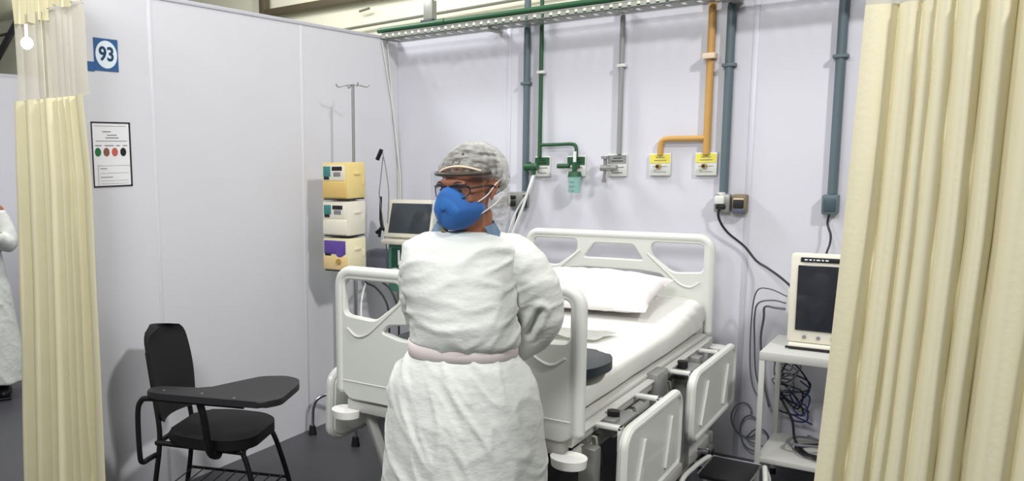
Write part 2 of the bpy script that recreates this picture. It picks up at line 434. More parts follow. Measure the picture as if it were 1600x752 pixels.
def vpipe(name, mat_, label, pts, r, joints=(), jm=None, clips=()):
    t = thing(name, label, 'pipe', (pts[0][0], pts[0][1], pts[0][2]))
    b = MB(); b.tube(pts, r, 14); b.build('tube', mat_, t)
    for p in joints:
        c = MB(); c.cyl((p[0], p[1], p[2] - .014), (p[0], p[1], p[2] + .014), r * 1.35, 14); c.build('coupling', jm or mat_, t)
    for p in clips:
        c = MB(); c.bx(p[0] - r * 1.5, p[0] + r * 1.5, p[1] - r - .004, WB, p[2] - .009, p[2] + .009, .003); c.build('clip', jm or mat_, t)
    if name == 'electrical_conduit': t['group'] = 'blue-grey electrical conduits on the back wall'
    else: t['group'] = 'gas pipes dropping from the tray'
    return t
def pipes():
    yc = WB - .024
    CZ = 2.62
    vpipe('electrical_conduit', M_conduit, 'blue-grey conduit pipe nearest the corner, behind the person\'s shoulder', [(-2.118, yc, 1.40), (-2.118, yc, CZ)], .019, [], clips=[(-2.12, yc, 2.033)])
    vpipe('electrical_conduit', M_conduit, 'blue-grey conduit pipe right of the orange pipe', [(-1.03, yc, 1.40), (-1.03, yc, CZ)], .021, clips=[(-1.03, yc, 2.047)])
    vpipe('electrical_conduit', M_conduit, 'blue-grey conduit pipe ending in a box above the monitor', [(-.552, yc, 1.40), (-.552, yc, CZ)], .021, clips=[(-.552, yc, 2.047)])
    t = vpipe('gas_pipe', M_green, 'dark green oxygen pipe branching to two wall outlets', [(-2.028, WB - .03, 1.60), (-2.028, WB - .03, CZ)], .0115, clips=[], joints=[])
    b = MB(); b.tube(spline([(-2.028, WB - .03, 1.672), (-1.92, WB - .03, 1.672), (-1.835, WB - .03, 1.672), (-1.811, WB - .03, 1.655), (-1.808, WB - .03, 1.60)], 6), .010, 12); b.build('branch', M_green, t)
    c = MB(); c.bx(-2.05, -2.006, WB - .045, WB, 2.082, 2.10, .003); c.build('clip', M_white, t)
    t = vpipe('gas_pipe', M_greyp, 'thin grey vacuum pipe between the green and orange pipes', [(-1.567, WB - .03, 1.61), (-1.567, WB - .03, 2.39)], .0135)
    c = MB(); c.bx(-1.59, -1.544, WB - .045, WB, 2.081, 2.099, .003); c.build('clip', M_white, t)
    t = vpipe('gas_pipe', M_orange, 'orange-yellow air pipe branching to two yellow outlets', [(-1.120, 4.675, 1.60), (-1.120, 4.675, 2.5)], .0185)
    b = MB(); b.tube(spline([(-1.12, 4.675, 1.684), (-1.22, 4.675, 1.684), (-1.315, 4.675, 1.684), (-1.345, 4.675, 1.668), (-1.35, 4.675, 1.60)], 6), .0155, 12); b.build('branch', M_orange, t)
    c = MB(); c.bx(-1.15, -1.09, 4.63, WB, 2.085, 2.113, .003); c.build('clip', M_foam, t)
    # thin strips by the corner
    for i, (xa, ya, xb, zb) in enumerate(((-3.024, 4.50, -3.024, 1.72), (-3.022, 4.56, -3.010, 1.50))):
        b = MB(); b.tube([(xa, ya, 2.365), (xa, (ya + 4.685) / 2, (2.365 + zb) / 2), (xb, 4.686, zb), (xb, 4.688, .5)], .006, 8)
        tag(b.build('corner_cable', M_white), ('white cable hanging against left partition at the corner', 'white cable hanging just right of the corner, under tray end')[i], 'cable', 'white cables at the corner')
pipes()

def lines(b, x0, x1, y, zs, h=.004):
    for z, f0, f1 in zs: b.bx(x0 + (x1 - x0) * f0, x0 + (x1 - x0) * f1, y - .0012, y + .0005, z - h / 2, z + h / 2)
def outlets():
    def plateobj(x0, x1, z0, z1, label, band, ygroup=None):
        t = thing('gas_outlet', label, 'gas outlet', ((x0 + x1) / 2, WB, z0), 'gas outlets in a row on the back wall')
        y = WB - .022
        b = MB(); b.bx(x0, x1, y, WB, z0, z1, .004); b.build('plate', M_white, t)
        b = MB(); b.bx(x0 + .003, x1 - .003, y - .002, y + .001, z1 - .052, z1 - .006); b.build('name_label', band, t)
        b = MB(); lines(b, x0, x1, y - .002, ((z1 - .022, .3, .72), (z1 - .038, .22, .8)))
        lines(b, x0, x1, y, ((z0 + .020, .25, .8), (z0 + .028, .2, .3), (z0 + .05, .15, .85)), .003); b.build('lettering', M_ink if band is not M_yellow else M_greyink, t)
        return t, y
    # two yellow air outlets
    for x0, x1, lab in ((-1.404, -1.296, 'white air outlet with yellow label under the orange side branch'), (-1.174, -1.068, 'white air outlet with yellow label under the main orange pipe')):
        t, y = plateobj(x0, x1, 1.49, 1.61, lab, M_yellow)
        b = MB(); xc = (x0 + x1) / 2 - .005; b.cyl((xc, y - .028, 1.54), (xc, y, 1.54), .013, 16); b.build('socket', M_brass, t)
        c = MB(); c.cyl((xc, y - .030, 1.54), (xc, y - .026, 1.54), .008, 12); c.build('socket_hole', M_ink, t)
    # vacuum outlet with valve
    t, y = plateobj(-1.632, -1.525, 1.487, 1.61, 'white vacuum outlet under the thin grey pipe, grey valve', M_greyp)
    b = MB(); b.cyl((-1.60, y - .07, 1.535), (-1.60, y, 1.535), .014, 14); b.cyl((-1.65, y - .055, 1.535), (-1.56, y - .055, 1.535), .017, 14)
    b.cyl((-1.625, y - .055, 1.535), (-1.625, y - .055, 1.585), .010, 12); b.cyl((-1.625, y - .055, 1.585), (-1.625, y - .055, 1.60), .022, 14); b.build('valve', M_greymetal, t)
    b = MB(); b.tube([(-1.625, y - .055, 1.52), (-1.63, y - .055, 1.47)], .008, 10); b.cyl((-1.63, y - .055, 1.455), (-1.63, y - .055, 1.475), .012, 10); b.build('nozzle', M_greymetal, t)
    # oxygen outlets
    t, y = plateobj(-2.062, -1.967, 1.487, 1.605, 'white oxygen outlet nearest the corner, white hoses plugged in', M_green)
    b = MB(); b.cyl((-2.045, y - .07, 1.545), (-2.045, y, 1.545), .013, 14); b.cyl((-2.10, y - .05, 1.545), (-2.02, y - .05, 1.545), .022, 14)
    b.cyl((-2.075, y - .05, 1.545), (-2.075, y - .05, 1.575), .012, 12); b.cyl((-2.045, y - .05, 1.50), (-2.045, y - .05, 1.54), .013, 12); b.build('valve', M_green, t)
    t, y = plateobj(-1.865, -1.757, 1.487, 1.605, 'white oxygen outlet with green flowmeter and humidifier cup', M_green)
    b = MB(); b.cyl((-1.80, y - .06, 1.545), (-1.80, y, 1.545), .013, 14); b.cyl((-1.90, y - .05, 1.548), (-1.83, y - .05, 1.548), .014, 14)
    b.cyl((-1.80, y - .05, 1.515), (-1.80, y - .05, 1.57), .014, 14); b.build('flowmeter', M_green, t)
    b = MB(); b.cyl((-1.80, y - .05, 1.56), (-1.80, y - .05, 1.63), .009, 12); b.build('flow_tube', M_tube, t)
    b = MB(); b.cyl((-1.798, y - .05, 1.488), (-1.798, y - .05, 1.515), .039, 20, .033); b.build('cup_lid', M_green, t)
    b = MB(); b.cyl((-1.798, y - .05, 1.395), (-1.798, y - .05, 1.488), .032, 20, .036); c = b.build('cup', M_cup, t)
    for z in (1.46, 1.435, 1.41):
        b = MB(); b.bx(-1.822, -1.785, y - .0875, y - .084, z - .0015, z + .0015); b.build('level_mark', M_greyink, c)
    # two white hoses and dark one dropping behind the bed head
    hose_specs = (
        ('white hose hanging from the corner oxygen outlet, right one', [(-2.045, 4.63, 1.50), (-2.06, 4.60, 1.42), (-2.10, 4.60, 1.30), (-2.16, 4.60, 1.15), (-2.2, 4.60, .95), (-2.25, 4.62, .6)], M_tube, .0075),
        ('thinner white hose crossing in front of the corner socket', [(-2.05, 4.66, 1.50), (-2.075, 4.63, 1.40), (-2.14, 4.63, 1.30), (-2.19, 4.63, 1.18), (-2.24, 4.63, .95), (-2.3, 4.64, .6)], M_tube, .0055),
        ('black power cord hanging from the corner socket box', [(-2.15, 4.66, 1.31), (-2.16, 4.65, 1.24), (-2.19, 4.65, 1.12), (-2.21, 4.65, .95), (-2.3, 4.66, .55)], M_cable, .005))
    for i, (lab, pts, m, r) in enumerate(hose_specs[:2]):
        b = MB(); b.tube(spline(pts, 8), r, 8); tag(b.build('oxygen_hose', m), lab, 'hose', 'white hoses below the corner outlet')
    global CORNER_CORD; CORNER_CORD = hose_specs[2]
outlets()

def sockets():
    t = thing('wall_socket', 'dark double socket box at the foot of the corner conduit', 'socket', (-2.16, WB, 1.30), 'wall socket boxes')
    b = MB(); b.bx(-2.222, -2.10, WB - .05, WB, 1.30, 1.395, .006); b.build('box', M_greymetal, t)
    b = MB(); b.bx(-2.215, -2.165, WB - .062, WB - .048, 1.31, 1.345, .004); b.bx(-2.21, -2.165, WB - .062, WB - .048, 1.353, 1.375, .004); b.build('socket_face', M_black, t)
    b = MB(); b.bx(-2.12, -2.10, WB - .055, WB - .03, 1.30, 1.38, .004); b.build('side_cover', M_darkgrey, t)
    b = MB(); b.tube(spline(CORNER_CORD[1], 8), .005, 8); b.build('power_cord', M_cable, t)
    t = thing('wall_socket', 'grey socket box with white plug, left of the black-faced one', 'socket', (-1.03, WB, 1.30), 'wall socket boxes')
    b = MB(); b.bx(-1.068, -.993, WB - .05, WB, 1.303, 1.395, .006); b.build('box', M_greymetal, t)
    b = MB(); b.bx(-1.062, -1.015, WB - .075, WB - .045, 1.345, 1.388, .006); b.cyl((-1.035, WB - .03, 1.385), (-1.035, WB - .03, 1.405), .02, 12); b.build('plug', M_white, t)
    b = MB(); b.bx(-1.055, -1.012, WB - .07, WB - .045, 1.318, 1.342, .006); b.build('plug_tail', M_black, t)
    t = thing('wall_socket', 'black-faced socket box with tan top, right of the white plug', 'socket', (-.95, WB, 1.295), 'wall socket boxes')
    b = MB(); b.bx(-.984, -.915, WB - .055, WB, 1.297, 1.395, .01); b.build('box', mat('socket_tan', srgb(120, 108, 84), .5), t)
    b = MB(); b.bx(-.975, -.928, WB - .062, WB - .052, 1.326, 1.365, .003); b.build('socket_face', M_ink, t)
    b = MB(); b.bx(-.975, -.928, WB - .060, WB - .052, 1.368, 1.375, .002); b.build('trim_strip', M_foam, t)
    b = MB(); b.bx(-.98, -.92, WB - .060, WB - .052, 1.30, 1.322, .003); b.build('lower_cover', mat('slate_plastic', srgb(80, 84, 104), .5), t)
    t = thing('wall_socket', 'blue-grey socket box at the foot of the rightmost conduit', 'socket', (-.554, WB, 1.30), 'wall socket boxes')
    b = MB(); b.bx(-.590, -.522, WB - .06, WB, 1.303, 1.398, .008); b.build('box', M_conduit, t)
    b = MB(); b.bx(-.58, -.532, WB - .066, WB - .058, 1.32, 1.38, .003); b.build('socket_face', mat('conduit_dark', srgb(62, 80, 88), .5), t)
    pass
sockets()

# ------------------------------------------------------------------ signs on the left partition
def signs():
    x = XL
    t = thing('bed_number_sign', 'blue square bed number sign with 93 in a white circle', 'sign', (x, 2.335, 2.02))
    b = MB(); b.bx(x, x + .003, 2.272, 2.402, 2.022, 2.162); b.build('blue_panel', M_signblue, t, 0)
    b = MB(); b.bx(x, x + .0025, 2.235, 2.272, 2.017, 2.058); b.build('corner_tab', M_signblue, t, 0)
    b = MB(); b.prism([(2.337 + .058 * math.cos(a * PI / 24), 2.093 + .060 * math.sin(a * PI / 24)) for a in range(48)], .003, .0045, frame=YZ(x)); b.build('white_disc', M_signwhite, t)
    me = textmesh('93', .084, .001, YZ(x + .0055) @ Matrix.Translation((2.337, 2.093, 0)))
    link('digits', me, M_signdark, t, 0)
    t = thing('risk_poster', 'white printed poster with black edge and four coloured dots', 'poster', (x, 2.35, 1.51))
    y0, y1, z0, z1 = 2.236, 2.450, 1.512, 1.800
    b = MB(); b.bx(x, x + .002, y0, y1, z0, z1); b.build('paper', M_paper, t, 0)
    b = MB(); b.bx(x, x + .004, y0, y1, z1 - .006, z1); b.bx(x, x + .004, y0, y1, z0, z0 + .006); b.bx(x, x + .004, y1 - .008, y1, z0, z1); b.bx(x, x + .004, y0, y0 + .004, z0, z1); b.build('border', M_ink, t, 0)
    b = MB()
    for z, a, c, h in ((1.782, .08, .9, .0015), (1.757, .28, .5, .004), (1.742, .4, .65, .004), (1.730, .35, .7, .004), (1.716, .1, .92, .0025)):
        b.bx(x, x + .003, y0 + a * .21, y0 + c * .21, z - h / 2, z + h / 2)
    for a, c in ((.08, .24), (.32, .56), (.62, .72), (.80, .92)): b.bx(x, x + .003, y0 + a * .21, y0 + c * .21, 1.694, 1.698)
    for z, a, c, h in ((1.607, .12, .98, .001), (1.594, .18, .36, .003), (1.574, .18, .92, .001), (1.556, .18, .5, .003), (1.540, .18, .92, .001), (1.527, .18, .92, .001)):
        b.bx(x, x + .003, y0 + a * .21, y0 + c * .21, z - h / 2, z + h / 2)
    b.bx(x, x + .003, y0 + .026, y0 + .0275, 1.52, 1.61)
    b.build('lettering', M_greyink, t, 0)
    for y, m in ((2.266, M_dotg), (2.312, M_dotb), (2.358, M_dotr), (2.405, M_ink)):
        c = MB(); c.prism([(y + .0165 * math.cos(a * PI / 12), 1.667 + .019 * math.sin(a * PI / 12)) for a in range(24)], .002, .0032, frame=YZ(x)); c.build('dot', m, t)
signs()

# ------------------------------------------------------------------ curtains
def drape(xf, zs, prof, m, thick=.0015, nu=200):
    """sheet hanging in the plane of the rail; xf(u,z)->x, prof(u,z)->y"""
    b = bmesh.new(); rows = []
    for z in zs: rows.append([b.verts.new((xf(u / nu, z), prof(u / nu, z), z)) for u in range(nu + 1)])
    for a, c in zip(rows, rows[1:]):
        for k in range(nu): b.faces.new((a[k], a[k + 1], c[k + 1], c[k]))
    mb = MB(); mb.bm.free(); mb.bm = b; return mb
def interp(knots, x):
    if x <= knots[0][0]: return knots[0][1]
    for (a, va), (b_, vb) in zip(knots, knots[1:]):
        if x <= b_:
            t = (x - a) / (b_ - a); t = t * t * (3 - 2 * t); return va + (vb - va) * t
    return knots[-1][1]
def folds(valleys, A=.036, x1=None):
    """rounded pleats between narrow valleys"""
    def f(x):
        for a, c in zip(valleys, valleys[1:]):
            if a[0] <= x <= c[0]:
                t = (x - a[0]) / (c[0] - a[0]); w = c[0] - a[0]
                h = max(0, 1 - abs(2 * t - 1) ** 2.2) ** .85
                d = a[1] * (1 - t) + c[1] * t
                return d - (d + min(A, w * .55)) * h
        return 0
    return f
def curtains():
    Y = 2.0
    lerp = lambda a, b, t: a + (b - a) * t
    # right curtain
    t = thing('privacy_curtain', 'wide cream privacy curtain in deep folds at right edge', 'curtain', (.3, Y, 0), 'cream privacy curtains')
    # valley / ridge positions at z = 1.44 (x from the leading edge)
    VR = [(-.250, -.012), (-.162, .040), (-.122, .030), (-.098, .018), (-.066, .030), (-.018, .044), (.026, .050), (.105, .03), (.15, .045), (.20, .03), (.27, .05), (.33, .03), (.38, .05), (.47, .04), (.53, .03), (.6, .05), (.70, .02)]
    FR = folds(VR, .034)
    xa, xb = -.211, .695
    def xr(u, z):
        x = lerp(xa, xb, u); s = (1.44 - z)
        return x - .045 * s * (1 if s > 0 else .5) + .006 * math.sin(z * 2.3 + x * 9) * abs(s)
    def pr(u, z):
        x = lerp(xa, xb, u) + .004 * math.sin(z * 2.1 + u * 17)
        a = .85 + .18 * math.sin(u * 23 + z * 1.3) + (1.44 - z) * .12
        return Y + FR(x) * a * .62 + .008 * noise.noise(V((x * 10, z * 1.6, 3)))
    zs = [0.12 + i * (1.895 - .12) / 80 for i in range(81)]
    drape(xr, zs, pr, M_curt, nu=520).build('cloth', M_curt, t, 70)
    zs = [1.895 + i * .345 / 10 for i in range(11)]
    drape(xr, zs, lambda u, z: Y + (pr(u, z) - Y) * .6, M_mesh, nu=200).build('mesh_top', M_mesh, t, 70)
    zs = [2.24 + i * .13 / 5 for i in range(6)]
    drape(xr, zs, pr, M_curt, nu=300).build('heading', M_curt, t, 70)
    # left curtain, bunched at the end of the partition
    t = thing('privacy_curtain', 'cream privacy curtain gathered at left with white mesh top', 'curtain', (-3.0, Y, 0), 'cream privacy curtains')
    VL = [(-.08, .03), (.10, .02), (.31, .045), (.40, .03), (.56, .03), (.645, .05), (.73, .045), (.80, .03), (1.12, .03)]
    FL = folds([(a * .52, b_) for a, b_ in VL], .040)
    KL = None
    def xl(u, z):
        l = lerp(-3.30, -3.185, min(1, z / 2.0)); r = -2.722 + .040 * max(0, min(1, (1.95 - z) * 2.5))
        l += .0; return lerp(l, r, u)
    def pl(u, z):
        uu = u + .010 * math.sin(z * 1.7 + 3) + (.03 * (1.9 - z) * (.5 - abs(u - .5)) if z < 1.9 else 0)
        y = FL(.52 * max(-.07, min(1.1, uu))) * (.75 + .45 * (1.9 - z) / 1.9)
        y += .03 * math.exp(-((u - (.70 + .05 * (1.4 - z))) / .014) ** 2) * min(1, max(0, (1.9 - z) * 4))
        return Y + y + .004 * noise.noise(V((u * 9, z * 2, 0)))
    zb = lambda u: 1.885
    zs = [0.12 + i * (1.885 - .12) / 80 for i in range(81)]
    drape(xl, zs, pl, M_curt2, nu=320).build('cloth', M_curt2, t, 70)
    # mesh panel: nearly flat
    def pm(u, z): return Y + FL(.52 * u) * .10 + (.010 if u > .48 else -.006)
    zs = [1.885 + i * .35 / 12 for i in range(13)]
    drape(xl, zs, pm, M_mesh, nu=160).build('mesh_top', M_mesh, t, 70)
    c = MB(); c.tube([(xl(.47, 1.89), Y - .025, 1.89), (xl(.47, 2.2), Y - .025, 2.23)], .0022, 6); c.build('mesh_seam', M_curt2, t)
    # scalloped gathered heading
    def xh(u, z): return xl(u, 2.3)
    nu = 260; b = bmesh.new(); rows = []
    for i in range(9):
        row = []
        for k in range(nu + 1):
            u = k / nu
            bot = 2.195 + .04 * (1 if u > .5 else 0) + .02 * noise.noise(V((u * 7, 0, 5)))
            z = lerp(bot, 2.37, i / 8)
            y = Y - .012 + .016 * math.sin(u * 58 + 3 * math.sin(u * 9)) * (1 - .2 * i / 8) + .012 * noise.noise(V((u * 22, z * 4, 1)))
            row.append(b.verts.new((xh(u, z), y, z)))
        rows.append(row)
    for a, c in zip(rows, rows[1:]):
        for k in range(nu): b.faces.new((a[k], a[k + 1], c[k + 1], c[k]))
    mb = MB(); mb.bm.free(); mb.bm = b; mb.build('heading', M_curt2, t, 70)
    # rail
    t = thing('curtain_rail', 'white ceiling-hung curtain rail across the front of the cubicle', 'rail', (-1.5, Y, ZT))
    b = MB(); b.bx(-3.4, 1.2, Y - .015, Y + .015, ZT + .005, ZT + .03, .004); b.build('track', M_alu, t)
    for x in (-3.2, -1.2, .9):
        c = MB(); c.cyl((x, Y, ZT + .03), (x, Y, 4.6), .006, 8); c.build('hanger', M_zinc, t)
curtains()

# ------------------------------------------------------------------ hospital bed
def end_panel(y, xc):
    """moulded headboard / footboard, standing in plane y"""
    hw, zb, zt = .497, .66, 1.185
    xl, xr = xc - hw, xc + hw
    at_ = lambda pts: [(xc + a, b_) for a, b_ in pts]
    mir = lambda pts: [(2 * xc - a, b_) for a, b_ in pts][::-1]
    outer = roundpoly([(xl + .014, zt - .012), (xl + .01, zb + .05), (xl + .05, zb), (xr - .05, zb), (xr - .01, zb + .05), (xr - .015, zt - .012)], .045)
    winR = roundpoly(at_([(.200, 1.145), (.458, 1.145), (.458, 1.002), (.312, .992), (.200, 1.078)]), .028)
    winL = mir(winR)
    top = roundpoly(at_([(-.105, 1.128), (.105, 1.128), (.160, 1.048), (-.160, 1.048)]), .016)
    low = roundpoly(at_([(-.280, .950), (-.25, .980), (-.15, .991), (.15, .991), (.25, .980), (.280, .950), (.2, .930), (-.2, .930)]), .014)
    mb = MB(); mb.addmesh(plate(outer, [winL, winR, top, low], .034, .006, XZ(y)))
    # thick rounded rim over the top and down both sides
    rc = .055
    arcp = lambda cx, a0, a1: [(cx + rc * math.cos(math.radians(a0 + (a1 - a0) * k / 10)), zt - .010 - rc + rc * math.sin(math.radians(a0 + (a1 - a0) * k / 10))) for k in range(11)]
    path = [(xl + .012, zb + .04)] + arcp(xl + .012 + rc, 180, 90) + arcp(xr - .012 - rc, 90, 0) + [(xr - .012, zb + .04)]
    mb.tube([(a, y, z) for a, z in path], .023, 16)
    for a in (xl + .012, xr - .012): mb.sph((a, y, zb + .04), .023)
    # raised moulded line running from each window down to the outer side
    for sg in (1, -1):
        mb.tube(spline([(xc + sg * .180, y - .016, 1.085), (xc + sg * .29, y - .017, .985), (xc + sg * .35, y - .018, .935), (xc + sg * .40, y - .018, .922), (xc + sg * .445, y - .016, .95)], 6), .0055, 8)
    mb.tube([(xl + .03, y - .017, .735), (xr - .03, y - .017, .735)], .003, 6)
    return mb
def side_panel(x, y0, y1, z0, z1, out):
    """lowered guard rail, outer face looking along out*X"""
    mb = MB()
    sl = .03
    pts = roundpoly([(y0, z0 + .02), (y0 + .012, z1 - sl), (y0 + .06, z1), (y1 - .02, z1), (y1 + .01, z1 - .05), (y1, z0), (y0 + .05, z0 - .01)], .035)
    M = YZ(x)
    mb.addmesh(plate(pts, [], .034, .008, M))
    n = len(pts)
    mb.tube([(x + out * .006, a, b_) for a, b_ in pts], .019, 10, closed=True)
    # grip recess ridges, leaning
    for f0, f1 in ((.16, .30), (.70, .80)):
        ya = y0 + (y1 - y0) * f0; yb = y0 + (y1 - y0) * f1; h = z1 - z0
        mb.prism(roundpoly([(ya, z0 + .12 * h), (yb, z1 - .22 * h), (yb + .02, z1 - .22 * h), (ya + .06, z0 + .16 * h)], .01), .012 if out > 0 else -.026, .026 if out > 0 else -.012, frame=M)
    return mb
def bed():
    T = thing('hospital_bed', 'white electric hospital bed with moulded ends and lowered side rails', 'bed', (-1.5, 3.55, 0))
    end_panel(2.60, -1.466).build('footboard', M_white, T)
    end_panel(4.52, -1.528).build('headboard', M_white, T)
    # footboard lower crossbar and corner bumpers
    b = MB(); b.bx(-1.93, -1.03, 2.60, 2.66, .605, .655, .008); b.build('foot_crossbar', M_whitemetal, T)
    b = MB(); b.bx(-1.93, -1.03, 4.47, 4.53, .605, .655, .008); b.build('head_crossbar', M_whitemetal, T)
    for x, y in ((-1.925, 2.59), (-1.005, 2.59), (-1.925, 4.56), (-1.005, 4.56)):
        c = MB(); c.cyl((x, y, .585), (x, y, .615), .056, 24, .060); c.sph((x, y, .587), (.056, .056, .012)); c.build('bumper', mat('bumper_white', srgb(236, 236, 230), .35), T)
    # long side beams of the mattress frame
    for sx, nm in ((-1, -1.93), (1, -1.03)):
        b = MB(); b.bx(nm - .02, nm + .02, 2.63, 4.50, .63, .675, .006); b.build('side_beam', M_whitemetal, T)
        b = MB(); b.bx(nm - .012, nm + .012, 2.70, 4.45, .555, .60, .005); b.build('lower_beam', M_whitemetal, T)
        for yy in (2.78, 3.42, 3.66, 4.32):
            b = MB(); b.bx(nm - .014, nm + .014, yy, yy + .05, .595, .635); b.build('spacer', M_greymetal, T)
        b = MB(); b.tube([(nm + sx * .022, 2.72, .665), (nm + sx * .022, 4.4, .672)], .007, 8); b.build('edge_rod', M_whitemetal, T)
    b = MB(); b.bx(-1.93, -1.03, 2.66, 4.47, .676, .694, .006)
    b.build('mattress_platform', M_whitemetal, T)
    # hinge plates that carry the rails
    for q in ((-1.035, -.985, 3.50, 3.64, .565, .70, .006), (-1.03, -.96, 2.90, 2.96, .60, .665, .005), (-1.03, -.96, 4.05, 4.11, .60, .665, .005)):
        b = MB(); b.bx(*q); b.build('hinge_plate', M_greymetal, T)
    for y0, y1 in ((2.80, 3.36), (3.70, 4.30)):
        for yy in (y0 + .02, y1 - .10):
            c = MB(); c.bx(-1.01, -.91, yy, yy + .035, .655, .67, .004); c.bx(-.925, -.91, yy, yy + .035, .58, .67, .004); c.build('rail_arm', M_white, T)
        c = MB(); c.cyl((-.985, y0 + .16, .655), (-.985, y0 + .16, .685), .022, 16); c.build('lock_knob', M_black, T)
        c = MB(); c.bx(-1.01, -.94, y0 + .08, y0 + .30, .635, .65, .004); c.build('latch_plate', M_greymetal, T)
    for y0, y1, z0, z1, x in ((2.77, 3.43, .365, .66, -.895), (3.63, 4.36, .40, .672, -.895)):
        side_panel(x, y0, y1, z0, z1, 1).build('side_rail', M_white, T)
    for y0, y1, z0, z1, x in ((2.64, 3.30, .46, .73, -2.045), (3.63, 4.36, .40, .672, -2.055)):
        side_panel(x, y0, y1, z0, z1, -1).build('side_rail', M_white, T)
    # lift column, slanted links, base frame with castors
    for x in (-1.84, -1.0):
        b = MB(); b.bx(x - .035, x + .035, 3.86, 3.95, .17, .60, .006); b.build('lift_column', M_greymetal, T)
        b = MB(); b.bx(x - .03, x + .03, 2.74, 4.42, .15, .21, .008); b.build('base_beam', M_whitemetal, T)
    A, B = V((-1.872, 2.66, .60)), V((-1.80, 2.78, .19)); dq = (B - A)
    b = MB(); b.box((A + B) / 2, (.055, .035, dq.length), dq.to_track_quat('Z', 'Y').to_matrix(), .006); b.build('leg', M_whitemetal, T)
    b = MB(); b.bx(-1.80, -1.74, 2.72, 2.76, .33, .62, .006); b.build('leg', M_greymetal, T)
    for x in (-1.0,):
        b = MB(); b.bx(x - .03, x + .03, 2.74, 2.80, .17, .6, .006); b.build('leg', M_greymetal, T)
    for y in (2.95, 4.38):
        b = MB(); b.bx(-1.87, -1.0, y - .03, y + .03, .15, .21, .008); b.build('base_crossbeam', M_whitemetal, T)
    b = MB(); b.bx(-1.62, -1.2, 3.0, 3.5, .22, .42, .02); b.build('motor_housing', M_darkgrey, T)
    b = MB(); b.cyl((-1.4, 3.5, .35), (-1.4, 4.1, .55), .03, 14); b.build('actuator', M_darkgrey, T)
    for x, y in ((-1.84, 2.84), (-1.0, 2.84), (-1.84, 4.46), (-1.0, 4.46)):
        c = MB(); c.cyl((x, y, .11), (x, y, .16), .014, 12); c.bx(x - .025, x + .025, y - .03, y + .03, .09, .125, .01); w = c.build('castor', M_greymetal, T)
        c = MB(); c.cyl((x - .016, y, .062), (x + .016, y, .062), .062, 24); c.build('wheel', M_black, w)
    b = MB(); b.cyl((-.99, 4.10, .13), (-.93, 4.10, .13), .02, 12); b.cyl((-.99, 4.13, .19), (-.92, 4.13, .19), .014, 12); b.cyl((-.93, 4.13, .19), (-.92, 4.13, .19), .03, 14); b.build('brake_lever', M_chrome, T)
bed()

